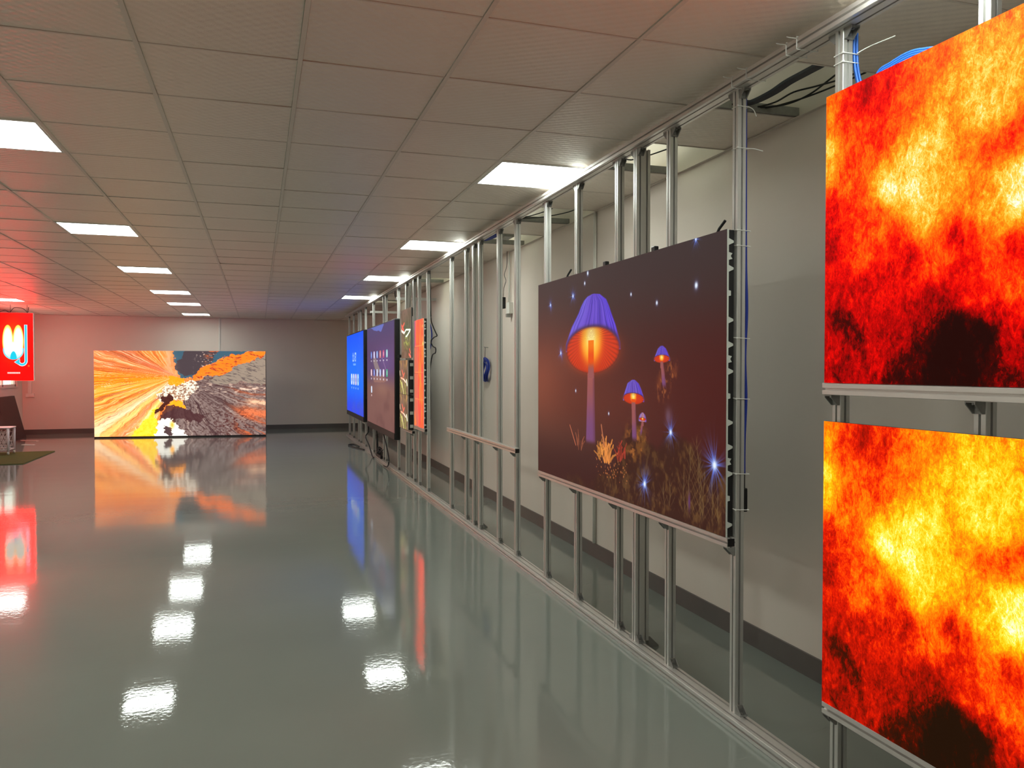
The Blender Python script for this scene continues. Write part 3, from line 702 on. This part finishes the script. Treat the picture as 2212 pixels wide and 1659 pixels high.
for y, wide in posts:
    w = .08 if wide else .04
    p = upright(PX, y, w, .04, RB, RT0).build('post', ALU, fr)
    xc = PX+.02
    bracket((xc, y, RB), (0, -1, 0), (0, 0, 1), (1, 0, 0)).build('corner_bracket', CAST, p)
    bracket((xc, y, RT0), (0, -1, 0), (0, 0, -1), (1, 0, 0)).build('corner_bracket', CAST, p)
    bracket((xc, y+.04, RT0), (0, 1, 0), (0, 0, -1), (1, 0, 0)).build('corner_bracket', CAST, p)
    if wide:
        bracket((xc, y+.04, RB), (0, 1, 0), (0, 0, 1), (1, 0, 0)).build('corner_bracket', CAST, p)
        bracket((PX+.08, y+.02, FLOOR), (1, 0, 0), (0, 0, 1), (0, 1, 0), .06).build('foot_bracket', CAST, p)
def ledge(y0, y1, ztop, x=FX):
    L = rail(x, ztop-.04, .04, .04, y0, y1).build('ledge_rail', RAILALU, fr)
    MB().box(x+.004, x+.036, y0-.0012, y0-.0002, ztop-.036, ztop-.004).build('dark_end_plate', BLACK, L)  # black plate in place of the shaded hollow profile end
    for y, wide in posts:
        if y0-.02 < y and y+.04 < y1+.03 and not wide:
            bracket((x+.04, y+.02, ztop-.04), (-1, 0, 0), (0, 0, -1), (0, 1, 0)).build('corner_bracket', CAST, L)
ledge(5.712, 8.0, -.603); ledge(2.85, 5.19, -.704); ledge(.45, 2.272, -.047); ledge(.45, 2.262, -1.150); ledge(9.16, 9.80, -.702); ledge(9.95, 10.66, -.785)
# cross bars tying the frame to the right wall at its far end
for y, z in ((11.6, 1.02), (14.45, 1.02)):
    MB().box(PX+.04, XR, y, y+.04, z, z+.04).build('wall_tie', ALU, fr)

# ---------------------------------------------------------------- displays
FP = [(0.176,0.385,1),(0.208,0.391,0.98),(0.237,0.302,0.93),(0.269,0.247,0.85),(0.401,0.451,1.05),(0.421,0.5,1.05),(0.38,0.235,1),(0.366,0.254,0.95),(0.009,0.183,0.85),(0.002,0.249,0.85),(0,0.076,0.7),(0.077,0.215,0.58),(0.034,0.127,0.62),(0.097,0.061,0.42),(0.141,0.075,0.42),(0.066,0.09,0.5),(0.142,0.208,0.5),(0.077,0.294,0.58),(0.197,0.162,0.6),(0.244,0.093,0.62),(0.3,0.207,0.72),(0.331,0.279,0.75),(0.357,0.346,0.62),(0.324,0.342,0.72),(0.279,0.448,0.82),(0.247,0.506,0.8),(0.229,0.465,0.85),(0.302,0.411,0.82),(0.332,0.467,0.62),(0.358,0.509,0.9),(0.376,0.58,0.66),(0.31,0.578,0.38),(0.333,0.556,0.45),(0.28,0.627,0.6),(0.247,0.649,0.55),(0.213,0.629,0.38),(0.177,0.546,0.45),(0.129,0.469,0.55),(0.069,0.516,0.55),(0.105,0.572,0.6),(0.024,0.395,0.45),(0.014,0.529,0.38),(0.037,0.637,0.42),(0.131,0.674,0.42),(0.179,0.726,0.45),(0.107,0.781,0.36),(0.054,0.789,0.25),(0.028,0.875,0.38),(0.082,0.944,0.36),(0.156,0.881,0.38),(0.202,0.945,0.3),(0.214,0.762,0.4),(0.265,0.74,0.33),(0.249,0.815,0.34),(0.305,0.831,0.08),(0.282,0.916,0.03),(0.313,0.877,0.03),(0.36,0.858,0.1),(0.35,0.945,0.15),(0.379,0.972,0.25),(0.412,0.919,0.3),(0.41,0.815,0.42),(0.36,0.754,0.45),(0.393,0.68,0.52),(0.423,0.738,0.6),(0.422,0.644,0.42),(0.323,0.676,0.42),(0.275,0.98,0.1),(0.241,0.897,0.2),(0.407,0.333,0.55),(0.42,0.298,0.5),(0.419,0.22,0.75),(0.406,0.193,0.8),
      (.55,.4,.8),(.6,.2,.7),(.7,.5,.6),(.8,.3,.7),(.9,.6,.5),(.6,.7,.5),(.75,.85,.35),(.95,.9,.3),(1,.2,.6),(.5,.1,.7),(.5,.6,.6)]
def fire_heat(w=260, h=150):
    U, V = grid(w, h); X = (U+(fbm(U*12, V*8, 3, 1)-.5)*.03)*1.73; Y = (V+(fbm(U*12, V*8, 3, 2)-.5)*.03)*.976
    num = 0; den = 0
    for a, b_, c in FP:
        d = ((X-a*1.73)**2+(Y-b_*.976)**2+.0009)**1.6; num = num+c/d; den = den+1/d
    H = num/den; H = np.where(H > .78, .78+(H-.78)*.6, H)-.07; H = .5+(H-.5)*1.12-.035; return np.stack([H, U, V], 2)
HEAT = fire_heat()
def hot(c, k, r): v = s2l(c)*k*.86; return (v[0]*r, v[1], v[2])      # red LEDs of the flame displays run brighter than the camera can record
ramp_up = [(0, hot((34, 4, 2), 1, 1)), (.12, hot((70, 2, 0), 1, 1)), (.24, hot((170, 0, 0), 1, 1)), (.36, hot((232, 4, 0), 1, 1.1)), (.44, hot((244, 40, 0), 1, 1.3)), (.52, hot((250, 84, 2), 1, 1.5)), (.62, hot((252, 124, 8), 1, 1.5)), (.74, hot((250, 172, 26), 1.05, 1.5)), (.86, hot((255, 222, 92), 1.05, 1.4)), (1, hot((255, 250, 226), 1.15, 1.2))]
ramp_lo = [(0, hot((34, 16, 4), 1, 1)), (.12, hot((70, 14, 0), 1, 1)), (.24, hot((164, 14, 0), 1, 1)), (.36, hot((222, 26, 0), 1, 1.1)), (.44, hot((236, 66, 0), 1, 1.3)), (.52, hot((246, 110, 2), 1, 1.5)), (.62, hot((250, 150, 6), 1, 1.5)), (.74, hot((250, 202, 8), 1.05, 1.5)), (.86, hot((255, 240, 70), 1.05, 1.4)), (1, hot((255, 255, 214), 1.15, 1.2))]
def wall_display(name, y_left, width, ztop, height, label, cat, img, m, x=FX, depth=.038, group=None, edge=SILVER, clips=True):
    """an LED wall facing the room; y_left is the end farther from the camera"""
    t = thing(name, (x+depth/2, y_left-width/2, ztop-height), label, cat, group)
    y0, y1, z0 = y_left-width, y_left, ztop-height
    picture_face('display_face', m, t, (x, y1, ztop), (0, -1, 0), (0, 0, -1), img, width, height)
    MB().box(x+.0008, x+.009, y0, y1, z0, ztop).build('module_frame', edge, t)
    MB().box(x+.009, x+depth, y0+.006, y1-.006, z0+.002, ztop-.002).build('cabinet', LEDBACK, t)
    return t, (y0, y1, z0, ztop, x, depth)
def side_tabs(t, g, n):
    y0, y1, z0, z1, x, depth = g; s = (z1-z0)/n
    for k in range(n):
        zz = z0+s*k
        for f, kind in ((.12, 0), (.38, 1), (.62, 0), (.74, 2), (.88, 0)):
            z = zz+s*f
            if kind == 0: pts = [(x+.009, z-.014), (x+.032, z-.004), (x+.032, z+.004), (x+.009, z+.014)]
            elif kind == 1: pts = [(x+.009, z-.012), (x+.02, z-.010), (x+.02, z+.010), (x+.009, z+.012)]
            else: pts = [(x+.009, z-.016), (x+.026, z-.012), (x+.018, z), (x+.026, z+.012), (x+.009, z+.016)]
            MB().add([(p[0], y, p[1]) for y in (y0, y0+.006) for p in pts],
                [tuple(range(len(pts))), tuple(range(2*len(pts)-1, len(pts)-1, -1))]+[(i, (i+1) % len(pts), len(pts)+(i+1) % len(pts), len(pts)+i) for i in range(len(pts))]).build('side_lug', SILVER, t)
t, g = wall_display('led_display', 2.262, 1.73, .930, .976, 'upper flame picture display in front of the frame, above its twin', 'LED display', HEAT, fire_material('flames_upper', ramp_up, 0), group='flame displays', edge=LEDBACK)
b = MB(); b.tube([(1.90, 2.06, .925), (1.90, 2.06, .945), (1.905, 2.045, .952)], .004, 8); b.build('lifting_loop', CAST, t)
wall_display('led_display', 2.262, 1.73, -.178, .971, 'lower, yellower flame picture display standing on the lowest ledge', 'LED display', HEAT, fire_material('flames_lower', ramp_lo, 0), group='flame displays', edge=LEDBACK)
t, g = wall_display('led_display', 5.183, 2.323, .583, 1.286, 'wide dark display showing glowing purple and orange mushrooms', 'LED display', s2l(paint_mushrooms()), picture_material('mushroom_picture', .82, .38, 'NONE'))
side_tabs(t, g, 3)
for k, y in enumerate((4.66, 4.11, 3.53, 2.93)):
    if k in (0, 3): MB().tube([(1.87, y+.03, .58), (1.875, y+.02, .60), (1.885, y-.01, .63)], .006, 8).build('locking_lever', BLACK, t)
    else: MB().box(1.865, 1.89, y-.018, y+.018, .575, .61).build('locking_clip', BLACK, t, bevel=.004)

def touch_board(y_left, width, ztop, height, label, img, m):
    x, dep = 1.81, .08
    t = thing('touch_screen', (x+dep/2, y_left-width/2, ztop-height*1.06), label, 'touch screen')
    zb = ztop-height*1.06
    MB().box(x+.004, x+dep, y_left-width-.02, y_left+.02, zb, ztop+.02).build('casing', BLACK, t, bevel=.012)
    picture_face('screen', m, t, (x+.0005, y_left, ztop), (0, -1, 0), (0, 0, -1), img, width, height)
    MB().box(x-.004, x+.004, y_left-width-.015, y_left+.015, zb+.005, ztop-height-.003).build('lower_bezel', BEZEL, t)
    for z in (ztop-height*.32, ztop-height*.78): MB().box(x+.05, 1.905, y_left-width-.04, y_left-width-.02, z-.02, z+.02).build('side_hook', BLACK, t)
    return t
touch_board(17.25, 2.78, .70, 1.57, 'bright blue touch screen with a clock, farthest on the frame', s2l(paint_blue()), picture_material('blue_picture', .86))
touch_board(13.93, 2.89, .69, 1.59, 'black-framed touch screen with rows of app icons on purple and brown', s2l(paint_desktop()), picture_material('desktop_picture', .84))

def small(y_left, w, zt, h, x, dep, label, img, m, grp=None):
    t, g = wall_display('led_module', y_left, w, zt, h, label, 'LED module', img, m, x=x, depth=dep, group=grp)
    return t, g
m1 = picture_material('aquarium_picture', 1.35, .35, 'NONE')
small(10.80, .70, .80, .655, 1.872, .02, 'topmost brown aquarium picture module with white and coral plants', s2l(paint_plants(1)), m1, 'aquarium picture modules')
for k, lb in ((0, 'middle aquarium picture module, directly above the lowest one'), (1, 'lowest aquarium picture module, resting on a short ledge')):
    t, g = small(10.62, .60, .118-k*.452, .448, 1.815, .075, lb, s2l(paint_plants(3, style=1)), m1, 'aquarium picture modules')
    for z in (g[2]+.05, g[3]-.06, g[2]+.22): MB().box(1.845, 1.885, g[0]-.004, g[0]+.004, z-.02, z+.02).build('side_clip', SILVER, t)
t, g = small(9.775, .575, .60, 1.30, FX, .038, 'tall narrow orange-red display of four stacked panels', s2l(paint_lava())*np.array([2.2, 1, 1]), picture_material('lava_picture', 1.1))
side_tabs(t, g, 4)

# free-standing canyon display near the far wall
A, B = Vector((-3.355, 18.83, 0)), Vector((.148, 18.36, 0)); W_ = (B-A).length; du = (B-A).normalized(); nrm = Vector((du.y, -du.x, 0))
t = thing('led_video_wall', (A.x/2+B.x/2, A.y/2+B.y/2, FLOOR), 'huge free-standing display on the floor showing an orange and grey canyon', 'video wall')
CT, CH = .395, 1.85
picture_face('display_face', picture_material('canyon_picture', 1.12), t, (A.x, A.y, CT), du, (0, 0, -1), s2l(paint_canyon())*(1+np.array([.5, 0, 0])*np.clip((paint_canyon()[..., :1]-paint_canyon()[..., 2:])/110-.25, 0, 1)), W_, CH)
def slab(p0, p1, n0, n1, z0, z1):
    vs = []
    for z in (z0, z1):
        for n_ in (n0, n1):
            for p in (p0, p1): q = A+du*p-nrm*n_; vs.append((q.x, q.y, z))
    return MB().add(vs, [(0, 2, 3, 1), (4, 5, 7, 6), (0, 1, 5, 4), (2, 6, 7, 3), (0, 4, 6, 2), (1, 3, 7, 5)])
slab(0, W_, .002, .09, CT-CH, CT).build('cabinet', LEDBACK, t)
slab(0, W_, -.01, .09, FLOOR, CT-CH-.002).build('base_beam', BLACK, t)
for p in (.15, 1.2, 2.3, 3.3): slab(p-.03, p+.03, .09, .55, FLOOR, FLOOR+.04).build('support_foot', CAST, t)
for p in (.15, 1.2, 2.3, 3.3): slab(p-.02, p+.02, .09, .13, FLOOR+.04, .3).build('support_strut', CAST, t)

# hanging red sign
SY = 17.3
t = thing('hanging_sign', (-4.46, SY+.04, -.22), 'red hanging sign with white and cyan letters, left of the canyon display', 'sign')
sx0, sx1, sz0, sz1 = -4.80, -4.125, -.22, 1.07
ps = paint_sign(); img = s2l(ps)*(1+np.array([9., 0, 0])*np.clip((ps[..., :1]-ps[..., 1:2])/120-.4, 0, 1))
picture_face('sign_face', picture_material('sign_picture', 1.0), t, (sx0, SY, sz1), (1, 0, 0), (0, 0, -1), img, sx1-sx0, sz1-sz0)
MB().box(sx0, sx1+.012, SY+.001, SY+.07, sz0, sz1).build('sign_casing', SILVER, t)
picture_face('added_rear_face', bpy.data.materials['sign_picture'], t, (sx1, SY+.0715, sz1), (-1, 0, 0), (0, 0, -1), img, sx1-sx0, sz1-sz0)   # unseen glowing back face, added to redden the far wall
for x in (-4.72, -4.51, -4.23): MB().tube([(x, SY+.03, sz1), (x, SY+.03, CEIL-.004)], .004, 6).build('hanging_wire', CABK, t)
MB().tube(smooth_path([(-4.7, SY+.03, sz1+.01), (-4.6, SY+.02, sz1+.05), (-4.52, SY+.02, sz1+.015), (-4.44, SY+.02, sz1+.10), (-4.3, SY+.02, sz1+.09), (-4.22, SY+.02, sz1+.02), (-4.2, SY+.02, sz1+.12)]), .006, 6).build('power_lead', CABK, t, smooth=True)

# ---------------------------------------------------------------- things on the floor, far left
put(MB().box(-5.08, -3.50, 14.03, 16.05, FLOOR+.0005, FLOOR+.012).build('turf_mat', GREEN), 'green artificial turf mat lying on the floor at the left', 'mat')
def leaning(y0, y1, xb, h, label):
    t = thing('display_cabinet', (xb-.1, (y0+y1)/2, FLOOR), label, 'display cabinet', 'dark cabinets leaning on the left wall')
    top = XL+.02; th = .06; b = MB()
    pts = [(xb-th, FLOOR), (xb, FLOOR), (top+th*.9, FLOOR+h), (top, FLOOR+h)]
    b.prism([(p[0], p[1]) for p in pts], 1, y0, y1); b.build('cabinet_body', BLACK, t)
    vs = [(xb+.003, y0+.01, FLOOR+.01), (xb+.003, y1-.01, FLOOR+.01), (top+th*.9+.003, y1-.01, FLOOR+h-.01), (top+th*.9+.003, y0+.01, FLOOR+h-.01)]
    vs += [(v[0]-.003, v[1], v[2]) for v in vs]
    MB().add(vs, [(0, 1, 2, 3), (7, 6, 5, 4), (0, 4, 5, 1), (1, 5, 6, 2), (2, 6, 7, 3), (3, 7, 4, 0)]).build('dark_face', LEANM, t)
    return t
leaning(18.25, 19.5, -4.80, .91, 'dark display cabinet leaning on the left wall, the farther of two')
leaning(16.6, 18.15, -4.70, .88, 'dark display cabinet leaning on the left wall behind the wire trolleys')
def trolley(x, y, label, wd=.32, dp=.35, h=.46):
    t = thing('wire_trolley', (x, y, FLOOR), label, 'trolley', 'small white wire trolleys')
    z0 = FLOOR+.012+.05; z1 = FLOOR+h
    b = MB()
    for sx in (-wd/2, wd/2):
        for sy in (-dp/2, dp/2): b.tube([(x+sx, y+sy, z0), (x+sx, y+sy, z1)], .022, 8)
        b.tube([(x+sx, y-dp/2, z0+.03), (x+sx, y+dp/2, z0+.03)], .012, 6)
    for sy in (-dp/2, dp/2): b.tube([(x-wd/2, y+sy, z0+.03), (x+wd/2, y+sy, z0+.03)], .012, 6)
    b.build('legs_frame', PINKW, t, smooth=True)
    b = MB()
    for sy in (-dp/2, dp/2):
        for k in range(5):
            a = -wd/2+wd*k/5; b.tube([(x+a, y+sy, z0+.03), (x+min(a+.14, wd/2), y+sy, z1-.04)], .005, 5); b.tube([(x-a, y+sy, z0+.03), (x+max(-a-.14, -wd/2), y+sy, z1-.04)], .005, 5)
        for k in range(4): b.tube([(x-wd/2, y+sy, z0+.08+k*.08), (x+wd/2, y+sy, z0+.08+k*.08)], .005, 5)
    b.build('wire_lattice', PINKW, t)
    MB().box(x-wd/2-.03, x+wd/2+.03, y-dp/2-.02, y+dp/2+.02, z1, z1+.02).build('top_tray', PINKW, t, bevel=.006)
    for sx in (-wd/2, wd/2):
        for sy in (-dp/2, dp/2): MB().tube([(x+sx-.012, y+sy, FLOOR+.012+.025), (x+sx+.012, y+sy, FLOOR+.012+.025)], .025, 14).build('castor', WHITE, t)
    return t
trolley(-4.27, 15.75, 'small white wire trolley on the turf mat, the farther one'); trolley(-4.36, 14.95, 'small white wire trolley at the left edge of the view, the nearer one', .34, .35, .44)
for i, (x, y, a, l, lb) in enumerate(((-4.52, 18.6, .6, .42, 'thin white strip lying on the floor nearer the far wall'), (-4.3, 17.6, .5, .26, 'short white strip lying on the floor nearer the turf mat'))):  # thin flat white strips set on the floor
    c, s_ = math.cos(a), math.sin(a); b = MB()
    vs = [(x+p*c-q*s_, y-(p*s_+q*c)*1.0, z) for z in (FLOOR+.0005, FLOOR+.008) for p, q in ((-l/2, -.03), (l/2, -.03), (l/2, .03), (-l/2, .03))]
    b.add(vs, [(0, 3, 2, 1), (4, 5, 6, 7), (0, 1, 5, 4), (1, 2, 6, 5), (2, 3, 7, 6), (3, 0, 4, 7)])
    put(b.build('white_strip', WHITE), lb, 'strip')

# ---------------------------------------------------------------- cables and ties
def cable(name, pts, r, m, label, cat='cable', grp=None, n=8):
    return put(MB().tube(smooth_path(pts), r, n).build(name, m, smooth=True), label, cat, grp)
cx1 = PX+.052
cable('network_cable', [(cx1, 2.87, 1.14), (cx1, 2.868, .8), (cx1+.002, 2.866, .45), (cx1+.006, 2.862, .25), (cx1+.001, 2.866, .05), (cx1+.005, 2.862, -.12), (cx1, 2.866, -.3), (cx1, 2.866, -.44)], .0065, CABN,
      'dark blue cable running down the post right beside the mushroom display')
t = thing('power_plug', (cx1, 2.866, -.60), 'black plug hanging at the lower end of the dark blue cable', 'plug')
MB().box(cx1-.006, cx1+.012, 2.855, 2.877, -.60, -.50).build('plug_body', BLACK, t, bevel=.004)
MB().tube([(cx1, 2.866, -.5), (cx1, 2.866, -.44)], .005, 8).build('strain_relief', BLACK, t)
b = MB()
for k in range(5):
    dx, dy = .004*k, .006*(k % 3)
    b.tube(smooth_path([(PX+.05+dx, 2.235+dy, 1.15), (PX+.048+dx, 2.23+dy, 1.05), (PX+.058+dx, 2.225+dy, .98), (PX+.066+dx, 2.21+dy, .90), (PX+.06+dx, 2.2+dy, .80)]), .0045, 6)
put(b.build('network_cable_bundle', CABB, smooth=True), 'bundle of bright blue cables running down behind the top corner of the upper flame display', 'cable bundle')
b = MB()
for k in range(4):
    d = .007*k
    b.tube(smooth_path([(1.955+d*.5, 2.20, .93-.1), (1.96, 2.15, .975-d), (1.965, 2.09, .998-d), (1.97, 2.02, 1.006-d), (1.97, 1.96, .994-d), (1.97, 1.90, .97-d), (1.97, 1.85, .90-d)]), .0042, 6)
put(b.build('network_cable_bundle', CABB, smooth=True), 'bright blue cables arching over the top edge of the upper flame display', 'cable bundle')
# cables hanging in the ceiling void
def ribbon(pts, w, m, label):
    P = smooth_path(pts, 8); b = MB(); vs = []; n = len(P)
    for i, p in enumerate(P):
        tt = (P[min(i+1, n-1)]-P[max(i-1, 0)]).normalized(); sd = Vector((tt.y, -tt.x, 0)).normalized()*w/2
        for zz in (0, .012):
            vs += [tuple(p-sd+Vector((0, 0, zz))), tuple(p+sd+Vector((0, 0, zz)))]
    fs = [(0, 1, 3, 2), tuple(4*(n-1)+q for q in (0, 2, 3, 1))]
    for i in range(n-1):
        a = 4*i; c = a+4; fs += [(a, c, c+1, a+1), (a+2, a+3, c+3, c+2), (a, a+2, c+2, c), (a+1, c+1, c+3, a+3)]
    return put(b.add(vs, fs).build('cable_duct', m, smooth=False), label, 'cable duct')
ribbon([(2.16, 3.26, 1.262), (2.24, 3.26, 1.265), (2.29, 3.17, 1.285), (2.30, 3.06, 1.30), (2.30, 2.94, 1.30), (2.28, 2.8, 1.29), (2.26, 2.72, 1.30)], .045, CABG, 'dark flat cable duct curving through the open ceiling near the flame displays')
for k, (pts, lb) in enumerate(((((2.18, 3.285, 1.26), (2.28, 3.29, 1.262), (2.345, 3.22, 1.27), (2.36, 3.1, 1.28), (2.41, 3.0, 1.28), (2.44, 2.85, 1.27), (2.46, 2.72, 1.28)), 'black cable sagging in the open ceiling, nearest the flat duct'),
                               (((2.2, 3.29, 1.256), (2.34, 3.28, 1.262), (2.42, 3.16, 1.268), (2.46, 3.0, 1.27), (2.50, 2.8, 1.28)), 'black cable sagging in the open ceiling close to the right wall'),
                               (((2.15, 3.28, 1.26), (2.3, 3.285, 1.262), (2.39, 3.2, 1.258), (2.43, 3.08, 1.27), (2.44, 2.94, 1.30), (2.43, 2.75, 1.33)), 'black cable in the open ceiling between the two sagging ones'),
                               (((2.0, 4.2, 1.27), (2.15, 4.35, 1.265), (2.3, 4.1, 1.29), (2.35, 3.95, 1.3)), 'black cable in the second open ceiling bay above the mushroom display'),
                               (((1.98, 6.1, 1.26), (2.1, 6.25, 1.262), (2.25, 6.0, 1.29), (2.3, 5.75, 1.33)), 'black cable looping in the third open ceiling bay'),
                               (((2.1, 6.28, 1.262), (2.25, 6.2, 1.264), (2.42, 5.95, 1.28), (2.45, 5.75, 1.33)), 'second black cable in the third open ceiling bay, closer to the wall'))):
    cable('ceiling_cable', pts, .0042, CABK, lb, grp='cables in the open ceiling')
ribbon([(2.0, 4.45, 1.27), (2.06, 4.2, 1.28), (2.12, 4.0, 1.30), (2.1, 3.92, 1.31)], .05, CABG, 'dark flat duct in the second open ceiling bay')
put(MB().box(2.20, 2.30, 7.10, 7.30, 1.245, 1.33).build('ceiling_junction_box', CAST, bevel=.004), 'grey box resting in the open ceiling above the adapter', 'junction box')
b = MB()
for k in range(4): b.tube(smooth_path([(1.96+.01*k, 7.45, 1.245+.004*k), (2.05+.02*k, 7.4, 1.25), (2.12+.02*k, 7.2, 1.27), (2.2, 7.15, 1.29)]), .006, 6)
put(b.build('network_cable_bundle', CABN, smooth=True), 'dark blue cables above the top rail by the grey ceiling box', 'cable bundle')
cable('power_cable', [(1.945, 11.75, 1.20), (1.95, 11.8, 1.1), (1.95, 11.65, 1.03), (1.95, 11.5, 1.06), (1.95, 11.45, 1.18)], .008, CABK, 'black cable loop hanging from the top rail near the icon touch screen')
# cables by the orange-red display
cable('power_cable', [(1.945, 9.25, 1.15), (1.947, 9.24, .85), (1.95, 9.22, .60), (1.955, 9.16, .52), (1.96, 9.0, .42), (1.96, 8.94, .385), (1.955, 9.08, .37), (1.945, 9.2, .33), (1.95, 9.12, .27), (1.96, 9.02, .245), (1.96, 9.03, .19), (1.95, 9.15, .16), (1.945, 9.24, .0), (1.945, 9.24, -.3), (1.945, 9.245, -.6)], .007, CABK,
      'tangled black cable running down beside the orange-red display')
cable('network_cable', [(1.945, 9.26, .55), (1.955, 9.2, .42), (1.95, 9.22, .3), (1.945, 9.25, .24)], .008, CABN, 'short dark blue cable piece within the black tangle by the orange-red display')
cable('power_cable', [(1.945, 10.35, 1.15), (1.945, 10.35, .8), (1.94, 10.36, .7)], .008, CABK, 'black cable coming down to the topmost aquarium module')
cable('power_cable', [(1.94, 9.9, 1.15), (1.94, 9.93, .8), (1.935, 9.9, .61)], .008, CABK, 'black cable between the aquarium modules and the orange-red display')
# floor cables under the touch screens
cable('power_cable', [(1.83, 13.95, -1.0), (1.82, 13.9, -1.1), (1.80, 14.1, -1.2), (1.81, 13.7, -1.32), (1.82, 13.4, -1.46), (1.82, 13.2, FLOOR+.012)], .011, CABK, 'black power cable dropping from the left end of the icon touch screen')
cable('power_cable', [(1.83, 12.2, -1.0), (1.83, 12.0, -1.1), (1.83, 11.8, -1.22), (1.82, 11.6, -1.35), (1.82, 11.75, -1.45), (1.81, 12.05, FLOOR+.012)], .010, CABK, 'black power cable curling down from the right part of the icon touch screen')
cable('power_cable', [(1.84, 14.6, FLOOR+.012), (1.70, 15.2, FLOOR+.012), (1.66, 15.6, FLOOR+.012), (1.78, 15.7, FLOOR+.012), (1.82, 15.2, FLOOR+.012)], .010, CABK, 'loop of black cable on the floor under the blue touch screen')
t = thing('power_strip', (1.89, 12.9, RB+.0005), 'black power strip with tangled leads on the bottom rail under the icon touch screen', 'power strip')
MB().box(1.86, 1.93, 12.72, 13.25, RB+.0005, RB+.05).build('strip_body', BLACK, t, bevel=.006)
b = MB(); random.seed(9)
for k in range(7):
    y = 12.75+.07*k; b.tube(smooth_path([(1.89, y, RB+.05), (1.89+random.uniform(-.03, .03), y+random.uniform(-.08, .08), RB+.12), (1.88+random.uniform(-.03, .03), y+random.uniform(-.12, .12), RB+.09), (1.9, y+random.uniform(-.1, .1), RB+.16)]), .009, 6)
b.build('leads', CABK, t, smooth=True)
MB().tube([(1.88, 13.2, RB+.05), (1.88, 13.25, RB+.30), (1.88, 13.25, RB+.36)], .02, 8).build('plug', BLACK, t)
MB().tube(smooth_path([(1.88, 13.25, RB+.36), (1.875, 13.25, RB+.42), (1.87, 13.24, -1.0)]), .008, 6).build('supply_lead', CABK, t)
# cable ties
def tie(x0, x1, y0, y1, z, label, tail=None, r=.0018, drop=0):
    e = .002
    pts = [(x0-e, y0-e, z), (x1+e, y0-e, z-drop), (x1+e, y1+e, z), (x0-e, y1+e, z+drop)]
    P = []
    for i in range(4):
        a, c = Vector(pts[i]), Vector(pts[(i+1) % 4]); P += [a.lerp(c, k/4) for k in range(4)]
    t = thing('cable_tie', (x0, y0, z), label, 'cable tie', 'white cable ties on the frame')
    MB().tube(P, r, 6, True).build('loop', NYLON, t)
    MB().box(x0-e-.004, x0-e+.002, y0-e-.004, y0-e+.003, z-.003, z+.003).build('tie_head', NYLON, t)
    if tail: MB().tube(smooth_path(tail), r, 6).build('tail', NYLON, t)
for z, lb in ((.579, 'white cable tie around the post level with the top corner of the mushroom display'), (.515, 'white cable tie around the post just below the top corner of the mushroom display'), (.131, 'white cable tie beside the mushroom display, slightly above mid height'),
              (-.122, 'white cable tie beside the mushroom display, just below mid height'), (-.436, 'white cable tie near the lower end of the dark blue cable'), (-.587, 'lowest white cable tie, around the black plug below the mushroom display')):
    tie(PX, PX+.06, 2.846, 2.886, z, lb, drop=.003)
tie(PX, PX+.05, 2.846, 2.886, 1.09, 'white cable tie with a drooping tail just under the top rail', [(1.945, 2.844, 1.09), (1.958, 2.83, 1.075), (1.965, 2.82, 1.045)])
tie(PX, PX+.05, 2.846, 2.886, .918, 'white cable tie with a sideways tail above the mushroom display corner', [(1.945, 2.844, .918), (1.965, 2.83, .914), (1.99, 2.81, .902)])
tie(PX, PX+.06, 2.229, 2.269, 1.075, 'upper white cable tie on the post above the flame displays, with a long straight tail', [(1.945, 2.22, 1.075), (1.97, 2.19, 1.09), (2.02, 2.13, 1.108)])
tie(PX, PX+.06, 2.229, 2.269, 1.045, 'lower white cable tie on the post above the flame displays')
for y, lb in ((2.83, 'white cable tie round the top rail, just left of the mushroom display post'), (2.73, 'white cable tie round the top rail, just right of the mushroom display post'), (2.48, 'white cable tie round the top rail, left one of the pair near the flame displays'), (2.42, 'white cable tie round the top rail, right one of the pair near the flame displays'), (7.86, 'small yellowed cable tie round the top rail beside the second ceiling light')):
    t = thing('cable_tie', (FX, y, RT0), lb, 'cable tie', 'white cable ties on the frame')
    e = .002; P = []
    pts = [(FX-e, y, RT0-e), (FX+.08+e, y-.01, RT0-e-.004), (FX+.08+e, y, RT1+e), (FX-e, y, RT1+e)]
    for i in range(4):
        a, c = Vector(pts[i]), Vector(pts[(i+1) % 4]); P += [a.lerp(c, k/4) for k in range(4)]
    MB().tube(P, .0018, 6, True).build('loop', NYLON, t)
    MB().tube([(FX-e, y, RT1-.004), (FX-.02, y+.015, RT1+.002), (FX-.03, y+.02, RT1+.006)], .0016, 6).build('tail', NYLON, t)

# ---------------------------------------------------------------- lift everything to the floor at z = 0
for o in list(COL.objects):
    if o.parent is None and o is not cam: o.location.z += EYE
